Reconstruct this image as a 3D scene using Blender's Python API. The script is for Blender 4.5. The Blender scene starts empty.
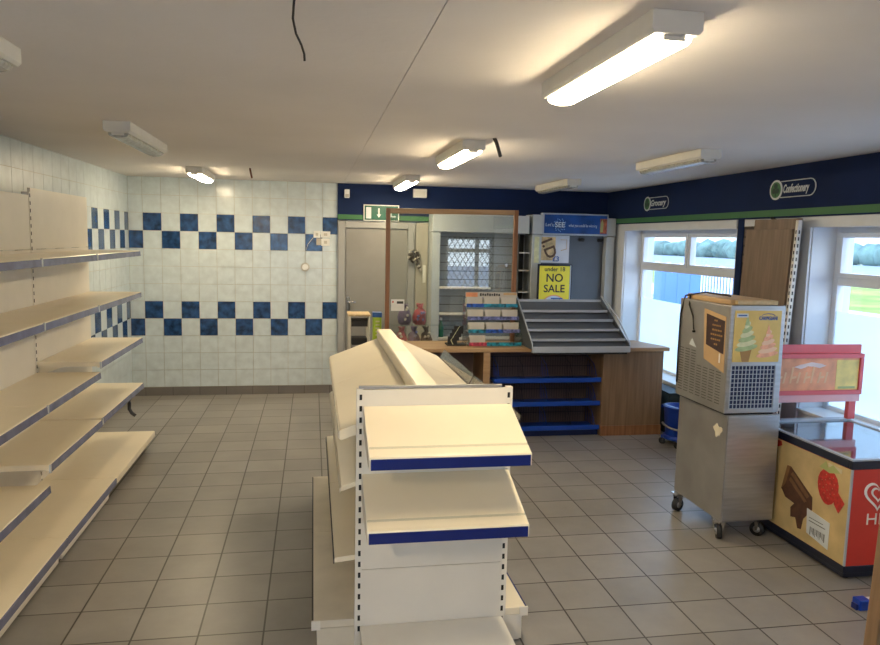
import bpy, bmesh, math, random
from mathutils import Vector, Matrix
random.seed(7)
scene = bpy.context.scene
COL = scene.collection
PI = math.pi

# ------------------------------------------------------------------ materials
def mat(name, color, rough=0.5, metal=0.0, var=0.06, vscale=6.0, bump=0.0, bscale=60.0, emit=None, estr=0.0, spec=None, alpha=None, coat=0.0, stretch=(1, 1, 1)):
    m = bpy.data.materials.new(name); m.use_nodes = True
    nt = m.node_tree; N = nt.nodes; L = nt.links
    b = N['Principled BSDF']
    tc = N.new('ShaderNodeTexCoord'); mp = N.new('ShaderNodeMapping'); mp.inputs['Scale'].default_value = stretch
    L.new(tc.outputs['Object'], mp.inputs['Vector'])
    no = N.new('ShaderNodeTexNoise'); no.inputs['Scale'].default_value = vscale; no.inputs['Detail'].default_value = 4
    L.new(mp.outputs[0], no.inputs['Vector'])
    rp = N.new('ShaderNodeValToRGB')
    c = Vector(color[:3])
    lo = [max(0, x * (1 - var)) for x in c]; hi = [min(1, x * (1 + var)) for x in c]
    rp.color_ramp.elements[0].position = 0.3; rp.color_ramp.elements[1].position = 0.7
    rp.color_ramp.elements[0].color = (*lo, 1); rp.color_ramp.elements[1].color = (*hi, 1)
    L.new(no.outputs['Fac'], rp.inputs['Fac']); L.new(rp.outputs['Color'], b.inputs['Base Color'])
    b.inputs['Roughness'].default_value = rough; b.inputs['Metallic'].default_value = metal
    if spec is not None: b.inputs['Specular IOR Level'].default_value = spec
    if coat: b.inputs['Coat Weight'].default_value = coat
    if bump:
        n2 = N.new('ShaderNodeTexNoise'); n2.inputs['Scale'].default_value = bscale
        L.new(mp.outputs[0], n2.inputs['Vector'])
        bp = N.new('ShaderNodeBump'); bp.inputs['Strength'].default_value = bump; bp.inputs['Distance'].default_value = 0.01
        L.new(n2.outputs['Fac'], bp.inputs['Height']); L.new(bp.outputs['Normal'], b.inputs['Normal'])
    if emit is not None:
        b.inputs['Emission Color'].default_value = (*emit, 1); b.inputs['Emission Strength'].default_value = estr
    if alpha is not None: b.inputs['Alpha'].default_value = alpha
    return m

def glass(name, tint=(1, 1, 1), refl=1.0, rough=0.0, ior=1.45, base=0.0):
    m = bpy.data.materials.new(name); m.use_nodes = True
    nt = m.node_tree; N = nt.nodes; L = nt.links; N.clear()
    out = N.new('ShaderNodeOutputMaterial'); mix = N.new('ShaderNodeMixShader')
    t = N.new('ShaderNodeBsdfTransparent'); t.inputs[0].default_value = (*tint, 1)
    g = N.new('ShaderNodeBsdfGlossy'); g.inputs['Roughness'].default_value = rough
    f = N.new('ShaderNodeLayerWeight'); f.inputs[0].default_value = .5
    pw = N.new('ShaderNodeMath'); pw.operation = 'POWER'; pw.inputs[1].default_value = 4.5; L.new(f.outputs['Facing'], pw.inputs[0])
    mm = N.new('ShaderNodeMath'); mm.operation = 'MULTIPLY_ADD'; mm.inputs[1].default_value = .9; mm.inputs[2].default_value = base + .022 * refl
    L.new(pw.outputs[0], mm.inputs[0]); L.new(mm.outputs[0], mix.inputs[0]); L.new(t.outputs[0], mix.inputs[1]); L.new(g.outputs[0], mix.inputs[2])
    L.new(mix.outputs[0], out.inputs[0])
    return m

def film_mat():
    m = bpy.data.materials.new('frosted_film'); m.use_nodes = True
    nt = m.node_tree; N = nt.nodes; L = nt.links; N.clear()
    out = N.new('ShaderNodeOutputMaterial'); mix = N.new('ShaderNodeMixShader'); mix.inputs[0].default_value = 0.25
    t = N.new('ShaderNodeBsdfTranslucent'); d = N.new('ShaderNodeBsdfDiffuse')
    no = N.new('ShaderNodeTexNoise'); no.inputs['Scale'].default_value = 3
    rp = N.new('ShaderNodeValToRGB'); rp.color_ramp.elements[0].color = (.82, .95, .98, 1); rp.color_ramp.elements[1].color = (.95, .98, 1, 1)
    L.new(no.outputs[0], rp.inputs[0]); L.new(rp.outputs[0], t.inputs[0]); L.new(rp.outputs[0], d.inputs[0])
    L.new(t.outputs[0], mix.inputs[1]); L.new(d.outputs[0], mix.inputs[2]); L.new(mix.outputs[0], out.inputs[0])
    return m

def grid_mat(name, ax1, ax2, w, h, o1, o2, cols, mortar, msize, rough, offset=0.0, bumpd=0.4, noise=2.5):
    """tiles or bricks from object position; ax1/ax2 = which axes run along the rows / across them"""
    m = bpy.data.materials.new(name); m.use_nodes = True
    nt = m.node_tree; N = nt.nodes; L = nt.links; b = N['Principled BSDF']
    tc = N.new('ShaderNodeTexCoord'); sp = N.new('ShaderNodeSeparateXYZ'); cb = N.new('ShaderNodeCombineXYZ')
    L.new(tc.outputs['Object'], sp.inputs[0])
    for i, (a, o) in enumerate(((ax1, o1), (ax2, o2))):
        ad = N.new('ShaderNodeMath'); ad.operation = 'ADD'; ad.inputs[1].default_value = o
        L.new(sp.outputs['XYZ'.index(a)], ad.inputs[0]); L.new(ad.outputs[0], cb.inputs[i])
    br = N.new('ShaderNodeTexBrick'); br.offset = offset; br.squash = 1.0
    br.inputs['Scale'].default_value = 1.0; br.inputs['Brick Width'].default_value = w; br.inputs['Row Height'].default_value = h
    br.inputs['Mortar Size'].default_value = msize; br.inputs['Mortar Smooth'].default_value = 0.1; br.inputs['Bias'].default_value = 0.0
    br.inputs['Color1'].default_value = (*cols[0], 1); br.inputs['Color2'].default_value = (*cols[1], 1); br.inputs['Mortar'].default_value = (*mortar, 1)
    L.new(cb.outputs[0], br.inputs['Vector'])
    no = N.new('ShaderNodeTexNoise'); no.inputs['Scale'].default_value = noise; no.inputs['Detail'].default_value = 6; no.inputs['Roughness'].default_value = 0.65
    L.new(tc.outputs['Object'], no.inputs['Vector'])
    mr = N.new('ShaderNodeMapRange'); mr.inputs[1].default_value = .25; mr.inputs[2].default_value = .75; mr.inputs[3].default_value = .80; mr.inputs[4].default_value = 1.12
    L.new(no.outputs[0], mr.inputs[0])
    mx = N.new('ShaderNodeVectorMath'); mx.operation = 'SCALE'
    L.new(br.outputs['Color'], mx.inputs[0]); L.new(mr.outputs[0], mx.inputs['Scale']); L.new(mx.outputs[0], b.inputs['Base Color'])
    rr = N.new('ShaderNodeMapRange'); rr.inputs[3].default_value = rough - .06; rr.inputs[4].default_value = rough + .1
    L.new(no.outputs[0], rr.inputs[0]); L.new(rr.outputs[0], b.inputs['Roughness'])
    inv = N.new('ShaderNodeMath'); inv.operation = 'SUBTRACT'; inv.inputs[0].default_value = 1.0; L.new(br.outputs['Fac'], inv.inputs[1])
    bp = N.new('ShaderNodeBump'); bp.inputs['Strength'].default_value = bumpd; bp.inputs['Distance'].default_value = 0.003
    L.new(inv.outputs[0], bp.inputs['Height']); L.new(bp.outputs[0], b.inputs['Normal'])
    return m

def wood(name, c1, c2, axis='Z', scale=14, rough=.45):
    m = bpy.data.materials.new(name); m.use_nodes = True
    nt = m.node_tree; N = nt.nodes; L = nt.links; b = N['Principled BSDF']
    tc = N.new('ShaderNodeTexCoord'); mp = N.new('ShaderNodeMapping')
    s = [1, 1, 1]; s['XYZ'.index(axis)] = 0.06; mp.inputs['Scale'].default_value = s
    L.new(tc.outputs['Object'], mp.inputs[0])
    no = N.new('ShaderNodeTexNoise'); no.inputs['Scale'].default_value = scale * 2.5; no.inputs['Detail'].default_value = 5
    L.new(mp.outputs[0], no.inputs[0])
    rp = N.new('ShaderNodeValToRGB'); rp.color_ramp.elements[0].position = .35; rp.color_ramp.elements[1].position = .68
    rp.color_ramp.elements[0].color = (*c1, 1); rp.color_ramp.elements[1].color = (*c2, 1)
    L.new(no.outputs[0], rp.inputs[0]); L.new(rp.outputs[0], b.inputs['Base Color']); b.inputs['Roughness'].default_value = rough
    return m

M = {}
M['ceiling'] = mat('ceiling_paint', (.80, .755, .71), .9, var=.04, vscale=1.2, bump=.12, bscale=25)
M['white_tile'] = mat('white_mottled_tile', (.57, .64, .66), .20, var=.09, vscale=11)
M['blue_tile'] = mat('blue_mottled_tile', (.016, .055, .155), .14, var=.65, vscale=14)
M['grout'] = mat('pale_grout', (.50, .48, .42), .9)
M['floor'] = grid_mat('floor_tile', 'X', 'Y', .2997, .2997, 1.1271 + .2997 * 20, -3.6203 + .2997 * 30, ((.245, .23, .207), (.29, .272, .248)), (.055, .045, .035), .0045, .34)
M['skirting'] = grid_mat('skirting_tile', 'X', 'Z', .3, .3, 1.9, .15, ((.17, .155, .14), (.20, .18, .16)), (.08, .07, .06), .003, .4)
M['brick'] = grid_mat('dark_brick', 'Y', 'Z', .215, .075, 0, 0, ((.12, .10, .09), (.17, .14, .12)), (.06, .055, .05), .01, .9, offset=.5)
M['plaster'] = mat('pale_plaster', (.70, .74, .78), .75, var=.04)
M['rear_plaster'] = mat('rear_plaster', (.48, .46, .43), .85, var=.04)
M['white_paint'] = mat('white_gloss_paint', (.72, .75, .78), .4, var=.04)
M['upvc'] = mat('white_upvc', (.78, .81, .84), .3, var=.02)
M['navy'] = mat('navy_fascia', (.005, .018, .075), .75, spec=.25, var=.12, vscale=2)
M['green'] = mat('green_stripe', (.045, .17, .06), .5)
M['grey_paint'] = mat('grey_door_paint', (.245, .24, .225), .5, var=.05)
M['grey_frame'] = mat('grey_frame_paint', (.33, .335, .33), .45, var=.05)
M['cream'] = mat('cream_shelf_enamel', (.84, .75, .57), .30, var=.035, vscale=3)
M['cream_drab'] = mat('cream_base_enamel', (.68, .62, .50), .38, var=.10, vscale=5)  # browner, more mottled cream than the shelf enamel
M['cream_panel'] = mat('off_white_panel', (.74, .70, .62), .42, var=.03)
M['slot'] = mat('black_slot', (.01, .01, .01), .8)
M['blue_strip'] = mat('blue_ticket_strip', (.004, .014, .135), .28, var=.08)
M['sheen_strip'] = mat('sheen_blue_ticket_strip', (.16, .175, .29), .22, var=.18, vscale=9)  # the plastic's greyish sheen is mixed into this base colour
M['clip'] = mat('clear_plastic_clip', (.55, .58, .62), .2)
M['steel'] = mat('brushed_steel', (.50, .50, .51), .34, metal=.85, var=.10, vscale=5, stretch=(1, 1, 12))
M['steel_dull'] = mat('dull_steel', (.36, .35, .335), .42, metal=.65, var=.12, vscale=4)
M['chrome'] = mat('chrome', (.7, .7, .72), .15, metal=1)
M['dark_metal'] = mat('dark_metal', (.05, .05, .055), .45, metal=.4)
M['grey_plastic'] = mat('slate_grey_enamel', (.085, .10, .125), .42, var=.06)
M['grey_light'] = mat('silver_grey_enamel', (.42, .46, .52), .35, var=.05)
M['black'] = mat('black_rubber', (.015, .015, .017), .6)
M['black_gloss'] = mat('black_navy_plastic', (.008, .011, .028), .3)
M['white_plastic'] = mat('white_plastic', (.78, .78, .75), .35)
M['wood_counter'] = wood('oak_laminate', (.19, .115, .06), (.27, .17, .095))
M['wood_top'] = wood('oak_laminate_top', (.36, .22, .11), (.46, .30, .16), 'X')
M['wood_frame'] = wood('stained_pine', (.20, .085, .035), (.33, .155, .07))
M['wood_board'] = wood('brown_board', (.17, .115, .075), (.24, .165, .11))
M['wood_pale'] = wood('pale_pine', (.52, .38, .2), (.62, .47, .27), 'Y')
M['slat'] = mat('grey_slatwall', (.25, .275, .30), .45, var=.05)
M['light_header'] = mat('pale_lightbox', (.47, .51, .53), .3, var=.05)
M['cab_dark'] = mat('dark_recess', (.045, .05, .05), .7)
M['plum'] = mat('plum_brown_board', (.15, .105, .105), .7)
M['blue_metal'] = mat('blue_wire_shelf', (.008, .06, .38), .35)
M['wire'] = mat('black_wire', (.012, .012, .02), .4)
M['glass'] = glass('window_glass')
M['screen_glass'] = glass('screen_glass', (.93, .96, .95), 1, base=.09)
M['lid_glass'] = glass('freezer_lid_glass', (.66, .72, .78), 1, .05, base=.26)
M['clear'] = glass('clear_acrylic', (.90, .92, .92), 1, .02, base=.0)
M['film'] = film_mat()
M['tube'] = mat('lit_diffuser', (1, .95, .85), .4, emit=(1, .81, .53), estr=40)
M['diffuser_off'] = mat('unlit_prismatic_diffuser', (.42, .42, .38), .25, var=.25, vscale=40)
M['housing'] = mat('batten_housing', (.72, .71, .66), .45)
M['bucket'] = mat('blue_bucket_plastic', (.006, .045, .36), .35)
M['red'] = mat('heart_red', (.62, .045, .03), .35, var=.06)
M['pinkred'] = mat('faded_red_frame', (.70, .115, .12), .4, var=.06)
M['pinkpale'] = mat('faded_pink_rail', (.80, .42, .42), .4)
M['orange'] = mat('faded_orange_print', (.80, .33, .16), .4, var=.2, vscale=12)
M['yellowprint'] = mat('faded_yellow_print', (.80, .58, .17), .4, var=.2, vscale=12)
M['artcream'] = mat('freezer_art_cream', (.58, .43, .20), .4, var=.18, vscale=6)
M['choc'] = mat('chocolate_print', (.10, .04, .018), .4, var=.3, vscale=20)
M['choc2'] = mat('milk_chocolate_print', (.22, .11, .045), .4, var=.2, vscale=20)
M['berry'] = mat('strawberry_print', (.50, .03, .02), .4, var=.35, vscale=40)
M['leaf'] = mat('leaf_print', (.42, .45, .17), .5)
M['yellow'] = mat('yellow_sign', (.78, .68, .04), .45, var=.05)
M['lettering'] = mat('dark_lettering', (.02, .02, .02), .5)
M['letter_white'] = mat('white_lettering', (.62, .66, .68), .5)
M['letter_pale'] = mat('cream_lettering', (.85, .80, .72), .5)
M['art_yellow'] = mat('icecream_panel_yellow', (.70, .50, .15), .35, var=.12)
M['art_green'] = mat('mint_swirl', (.36, .46, .22), .4, var=.2, vscale=30)
M['art_pale'] = mat('pale_swirl', (.66, .66, .40), .4, var=.1, vscale=30)
M['art_pink'] = mat('pink_swirl', (.80, .40, .25), .4, var=.18, vscale=30)
M['art_cone'] = mat('cone_brown', (.36, .20, .06), .4)
M['art_blue'] = mat('logo_blue', (.02, .10, .35), .4)
M['tan'] = mat('tan_label', (.55, .36, .18), .5, var=.12)
M['label_dark'] = mat('label_dark_brown', (.045, .02, .02), .5, var=.3, vscale=25)
M['lotto_blue'] = mat('deep_blue_lightbox', (.004, .05, .21), .4, var=.5, vscale=5, emit=(.01, .1, .5), estr=.03)
M['asphalt'] = mat('forecourt_asphalt', (.30, .32, .36), .9, var=.15, vscale=.5)
M['road'] = mat('road_concrete', (.55, .50, .50), .9, var=.1, vscale=.3)
M['grass'] = mat('grass_green', (.23, .33, .05), .95, var=.5, vscale=.5)
M['hedge'] = mat('hedge_teal', (.13, .22, .20), .95, var=.4, vscale=.6, bump=.5, bscale=2)
M['render_wall'] = mat('pale_rendered_wall', (.66, .66, .64), .9, var=.05, vscale=.5)
M['blue_panel'] = mat('blue_hoarding_paint', (.05, .17, .46), .5, var=.12, vscale=.8)
M['purple'] = mat('purple_toy_bag', (.10, .07, .14), .6, var=.5, vscale=25)
M['toyred'] = mat('red_toy_bag', (.33, .045, .06), .55, var=.5, vscale=25)
M['lime'] = mat('lime_tube', (.42, .60, .05), .4)
M['greenbottle'] = mat('green_bottle', (.01, .12, .07), .3)
M['brown_dark'] = mat('dark_wreath', (.05, .04, .035), .8, var=.6, vscale=30)
M['teal_pack'] = mat('teal_wrappers', (.02, .22, .33), .3, var=.8, vscale=30)
M['blue_pack'] = mat('blue_wrappers', (.02, .09, .42), .3, var=.8, vscale=30)
M['violet_pack'] = mat('violet_wrappers', (.14, .16, .36), .3, var=.8, vscale=35)
M['red_pack'] = mat('red_wrappers', (.45, .06, .10), .3, var=.7, vscale=35)
M['beige_box'] = mat('beige_card', (.50, .47, .41), .6, var=.08)
M['stain'] = mat('peeled_patch', (.74, .66, .50), .8)
M['cableblk'] = mat('black_cable', (.02, .018, .016), .5)
M['cablered'] = mat('rusty_cable', (.16, .05, .02), .6)
M['exit'] = mat('exit_green', (.004, .10, .065), .4)

# ------------------------------------------------------------------ mesh builder
WL = {}
def wloc(p): return WL.get(p.name, Vector((0, 0, 0))) if p else Vector((0, 0, 0))

class MB:
    def __init__(s): s.bm = bmesh.new(); s.mi = 0
    def m(s, i): s.mi = i; return s
    def face(s, pts):
        vs = [s.bm.verts.new(p) for p in pts]
        f = s.bm.faces.new(vs); f.material_index = s.mi; return f
    def hexa(s, P):
        v = [s.bm.verts.new(p) for p in P]
        for q in ((0, 3, 2, 1), (4, 5, 6, 7), (0, 1, 5, 4), (1, 2, 6, 5), (2, 3, 7, 6), (3, 0, 4, 7)):
            f = s.bm.faces.new([v[i] for i in q]); f.material_index = s.mi
        return s
    def box(s, x0, x1, y0, y1, z0, z1, M4=None):
        P = [Vector(p) for p in ((x0, y0, z0), (x1, y0, z0), (x1, y1, z0), (x0, y1, z0), (x0, y0, z1), (x1, y0, z1), (x1, y1, z1), (x0, y1, z1))]
        if M4: P = [M4 @ p for p in P]
        return s.hexa(P)
    def prism(s, prof, axis, a0, a1):
        """closed profile in the two other axes (cyclic order x->yz, y->xz, z->xy) pushed along axis"""
        def P(u, v, a): return {'x': (a, u, v), 'y': (u, a, v), 'z': (u, v, a)}[axis]
        A = [s.bm.verts.new(P(u, v, a0)) for u, v in prof]; B = [s.bm.verts.new(P(u, v, a1)) for u, v in prof]
        n = len(prof)
        fs = [s.bm.faces.new(A), s.bm.faces.new(B[::-1])] + [s.bm.faces.new((A[i], B[i], B[(i + 1) % n], A[(i + 1) % n])) for i in range(n)]
        for f in fs: f.material_index = s.mi
        return s
    def tube(s, pts, r, n=8, r2=None):
        pts = [Vector(p) for p in pts]; rings = []
        up = Vector((0, 0, 1))
        for i, p in enumerate(pts):
            d = (pts[min(i + 1, len(pts) - 1)] - pts[max(i - 1, 0)]).normalized()
            a = d.cross(up) if abs(d.dot(up)) < .95 else d.cross(Vector((1, 0, 0)))
            a.normalize(); b = d.cross(a)
            rr = r if r2 is None else r + (r2 - r) * i / max(1, len(pts) - 1)
            rings.append([s.bm.verts.new(p + rr * (math.cos(2 * PI * k / n) * a + math.sin(2 * PI * k / n) * b)) for k in range(n)])
        fs = []
        for A, B in zip(rings, rings[1:]):
            for k in range(n): fs.append(s.bm.faces.new((A[k], A[(k + 1) % n], B[(k + 1) % n], B[k])))
        fs.append(s.bm.faces.new(rings[0][::-1])); fs.append(s.bm.faces.new(rings[-1]))
        for f in fs: f.material_index = s.mi; f.smooth = n > 6
        return s
    def lathe(s, c, prof, n=24, axis='z'):
        c = Vector(c); rings = []
        for r, h in prof:
            ring = []
            for k in range(n):
                a = 2 * PI * k / n; u, v = r * math.cos(a), r * math.sin(a)
                ring.append(s.bm.verts.new(c + Vector({'z': (u, v, h), 'x': (h, u, v), 'y': (u, h, v)}[axis])))
            rings.append(ring)
        for A, B in zip(rings, rings[1:]):
            for k in range(n):
                f = s.bm.faces.new((A[k], A[(k + 1) % n], B[(k + 1) % n], B[k])); f.smooth = True; f.material_index = s.mi
        for ring in (rings[0], rings[-1]):
            f = s.bm.faces.new(ring); f.material_index = s.mi
        return s
    def blob(s, c, r, n=10, jitter=0.0):
        mtx = Matrix.Translation(c) @ Matrix.Diagonal((*r, 1))
        vs = bmesh.ops.create_icosphere(s.bm, subdivisions=2, radius=1, matrix=mtx)['verts']
        fs = set()
        for v in vs:
            if jitter: v.co += Vector([random.uniform(-jitter, jitter) for _ in range(3)])
            fs.update(v.link_faces)
        for f in fs: f.material_index = s.mi; f.smooth = True
        return s
    def build(s, name, mats, parent=None, bevel=0.0, label=None, kind=None, root=None, M4=None):
        if not isinstance(mats, (list, tuple)): mats = [mats]
        bmesh.ops.recalc_face_normals(s.bm, faces=s.bm.faces)
        off = wloc(parent) if parent else (Vector(root) if root is not None else Vector((0, 0, 0)))
        for v in s.bm.verts:
            v.co -= off
        me = bpy.data.meshes.new(name); s.bm.to_mesh(me); s.bm.free()
        for m in mats: me.materials.append(m)
        o = bpy.data.objects.new(name, me); COL.objects.link(o)
        WL[o.name] = off.copy()
        if parent: o.parent = parent
        else: o.location = off
        if bevel:
            b = o.modifiers.new('Bevel', 'BEVEL'); b.width = bevel; b.segments = 2; b.limit_method = 'ANGLE'; b.angle_limit = .7
        if label: o['label'] = label
        if kind: o['kind'] = kind
        return o

def tag(o, label, cat, group=None):
    o['label'] = label; o['category'] = cat
    if group: o['group'] = group
    return o
def thing(name, loc, label, cat, group=None):
    o = bpy.data.objects.new(name, None); COL.objects.link(o); o.location = loc; o.empty_display_size = .1
    WL[o.name] = Vector(loc)
    return tag(o, label, cat, group)
def struct(mb, name, mats, bevel=0.0): return mb.build(name, mats, bevel=bevel, kind='structure')

def text(name, body, size, mtx, m, parent, ext=0.0006, shear=0.0, sx=1.0, align='CENTER', bold=0.0):
    """a word as real lettering; mtx maps text plane (x right, y up) into the world"""
    cu = bpy.data.curves.new(name, 'FONT'); cu.body = body; cu.size = size; cu.extrude = ext; cu.align_x = align; cu.align_y = 'CENTER'; cu.shear = shear; cu.offset = bold
    cu.resolution_u = 3
    t = bpy.data.objects.new(name + '_source', cu); COL.objects.link(t)
    bpy.context.view_layer.update()
    dg = bpy.context.evaluated_depsgraph_get()
    me = bpy.data.meshes.new_from_object(t.evaluated_get(dg))
    bpy.data.objects.remove(t); bpy.data.curves.remove(cu)
    me.transform(Matrix.Diagonal((sx, 1, 1, 1)))
    me.transform(mtx)
    me.transform(Matrix.Translation(-wloc(parent)))
    me.materials.clear(); me.materials.append(m)
    o = bpy.data.objects.new(name, me); COL.objects.link(o); o.parent = parent; WL[o.name] = wloc(parent).copy()
    return o
def face_y(x, y, z, rot=0.0):   # lettering on a surface that faces the -Y side
    return Matrix(((1, 0, 0, x), (0, 0, -1, y), (0, 1, 0, z), (0, 0, 0, 1))) @ Matrix.Rotation(rot, 4, 'Z')
def face_x(x, y, z, rot=0.0):   # lettering on a surface that faces -X: reading direction runs toward -Y
    return Matrix(((0, 0, -1, x), (-1, 0, 0, y), (0, 1, 0, z), (0, 0, 0, 1))) @ Matrix.Rotation(rot, 4, 'Z')

# ------------------------------------------------------------------ setting
XL, XR, YB, YR, H = -2.05, 3.66, 8.637, -0.6, 2.5
struct(MB().box(XL - .2, 4.02, YR - .2, YB + .2, -.1, 0), 'floor', M['floor'])
mb = MB().box(XL - .2, .3485, YR - .2, YB + .2, H, H + .12).box(.3515, 4.02, YR - .2, YB + .2, H, H + .12)
mb.box(.34, .36, YR - .2, YB + .2, H + .01, H + .13)
struct(mb, 'ceiling', M['ceiling'])

def tiled(mb, fixed, axis, start, n, blues, sgn, full0=None, end=None):
    """rows of 0.2 m tiles standing on the wall plane; rows counted down from the top"""
    g = .0022; t = .006
    z0 = .1014
    for r in range(12):
        zb = z0 + (11 - r) * .2
        for c in range(-1 if full0 is not None else 0, n):
            a0 = start + c * .2 + g; a1 = start + (c + 1) * .2 - g
            if full0 is not None: a0 = max(a0, full0)
            if end is not None: a1 = min(a1, end)
            if a1 - a0 < .01: continue
            mb.m(1 if (r in blues and (c + (0 if r in (2, 7) else 1)) % 2 == 0) else 0)
            if axis == 'x': mb.box(a0, a1, fixed - t, fixed + .004, zb + g, zb + .2 - g)
            else: mb.box(fixed - .004, fixed + t, a0, a1, zb + g, zb + .2 - g)
            mb.m(0)
mb = MB(); mb.m(2).box(XL - .2, .283, YB, YB + .2, 0, H).m(0)
mb.m(3).box(.283, 4.02, YB, YB + .2, 0, H).m(0)
tiled(mb, YB, 'x', -1.890, 11, (2, 3, 7, 8), 1, full0=XL + .008, end=.283)
struct(mb, 'wall_back', [M['white_tile'], M['blue_tile'], M['grout'], M['plaster']])
mb = MB(); mb.m(2).box(XL - .2, XL, YR - .2, YB, 0, H).m(0)
tiled(mb, XL, 'y', YB - .17 - 46 * .2, 47, (2, 3, 7, 8), 1, end=YB - .008)
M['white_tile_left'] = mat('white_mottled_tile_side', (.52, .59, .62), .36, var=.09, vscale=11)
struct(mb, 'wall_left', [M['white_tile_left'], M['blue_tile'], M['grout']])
struct(MB().box(XL + .006, .283, YB - .014, YB, 0, .0985), 'baseboard_back', M['skirting'])
struct(MB().box(XL, XL + .014, YR, YB - .014, 0, .0985), 'baseboard_left', M['skirting'])

W1 = (5.80, 8.08, .43, 2.04); W2 = (2.60, 4.83, .63, 2.04)
mb = MB()
mb.box(XR, 4.02, YR - .2, W2[0], 0, H).box(XR, 4.02, W1[1], YB + .2, 0, H)
mb.box(XR, 4.02, W2[0], W2[1], 0, W2[2]).box(XR, 4.02, W1[0], W1[1], 0, W1[2])
mb.box(XR, 4.02, W2[0], W1[1], W1[3], H)
mb.m(0).box(XR + .1, 4.02, W2[1], W1[0], 0, W1[3]).m(1).box(XR, XR + .1, W2[1], W1[0], 0, W1[3])
struct(mb, 'wall_right', [M['plaster'], M['brick']])
# rear wall behind the camera, with a window and grille that the glass screen mirrors
RW = (2.66, 3.63, .85, 1.93)
R4 = (-1.5, .9, .9, 2.05)
mb = MB().box(XL - .2, R4[0], YR - .2, YR, 0, H).box(R4[1], RW[0], YR - .2, YR, 0, H).box(R4[0], R4[1], YR - .2, YR, 0, R4[2]).box(R4[0], R4[1], YR - .2, YR, R4[3], H).box(RW[1], 4.02, YR - .2, YR, 0, H).box(RW[0], RW[1], YR - .2, YR, 0, RW[2]).box(RW[0], RW[1], YR - .2, YR, RW[3], H)
struct(mb, 'wall_rear', M['rear_plaster'])

# painted fascia bands
tb = MB().box(.283, XR, YB - .03, YB, 2.075, H).m(1).box(.283, 1.40, YB - .034, YB - .029, 2.085, 2.14)
struct(tb, 'trim_1', [M['navy'], M['green']])
tb = MB().box(XR - .03, XR, YR, YB - .03, 2.10, H).m(1).box(XR - .034, XR - .029, YR, YB - .03, 2.112, 2.165)
FAS = struct(tb, 'trim_2', [M['navy'], M['green']])
struct(MB().box(XR - .022, XR, W1[0] - .01, 8.25, 2.02, 2.10).box(XR - .022, XR, W2[0] - .2, W2[1] + .12, 2.02, 2.10), 'trim_3', M['white_paint'], .003)
struct(MB().box(XR - .02, XR, W2[1], W2[1] + .18, 0, 2.02), 'trim_4', M['white_paint'], .003)
struct(MB().box(XR - .012, XR, W1[0] - .10, W1[0] - .02, 0, 2.10), 'trim_5', M['navy'])
struct(MB().box(XR - .022, XR, W1[1], W1[1] + .13, 0, 2.02), 'trim_6', M['white_paint'], .003)

def logo(y, z, word, w, parent):
    x = XR - .0345
    mb = MB(); R = .078
    # emblem: pale ring with a green disc and a dark clover
    mb.m(0).lathe((x, y, z), [(R, -.003), (R, .002)], 32, 'x')
    mb.m(1).lathe((x, y, z), [(R * .80, -.0045), (R * .80, .0)], 32, 'x')
    for a in (90, 210, 330):
        mb.m(2).lathe((x, y + .026 * math.cos(math.radians(a)), z + .026 * math.sin(math.radians(a)) + .004), [(.022, -.006), (.022, 0)], 16, 'x')
    mb.m(2).box(x - .006, x, y - .005, y + .005, z - .052, z)
    mb.build('emblem', [M['letter_white'], M['green'], mat('emblem_dark', (.01, .05, .03))], parent)
    mb = MB(); h = .062; y0 = y - .06; y1 = y - w; t = .006
    out = [(y0, z + h), (y0, z - h)]; pts = []
    for k in range(9):
        a = -PI / 2 + PI * k / 8; pts.append((y1 - h * math.cos(a), z + h * math.sin(a)))
    path = [(y0, z - h)] + pts + [(y0, z + h)]
    for (a, b), (c, d) in zip(path, path[1:]):
        mb.tube([(x - .001, a, b), (x - .001, c, d)], .004, 6)
    mb.build('outline', M['letter_white'], parent)
    text('lettering', word, .088, face_x(x - .002, (y0 + y1) / 2 - .005, z), M['letter_white'], parent, shear=.25, sx=(w - .07) / (len(word) * .044), bold=.0025)
s1 = thing('fascia_sign', (XR - .034, 5.25, 2.32), 'pill-shaped navy sign reading Confectionery with green clover emblem', 'sign'); logo(5.25, 2.32, 'Confectionery', .40, s1)
s2 = thing('fascia_sign', (XR - .034, 7.50, 2.32), 'small pill-shaped fascia sign reading Grocery near the back corner', 'sign'); logo(7.50, 2.31, 'Grocery', .42, s2)

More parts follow.
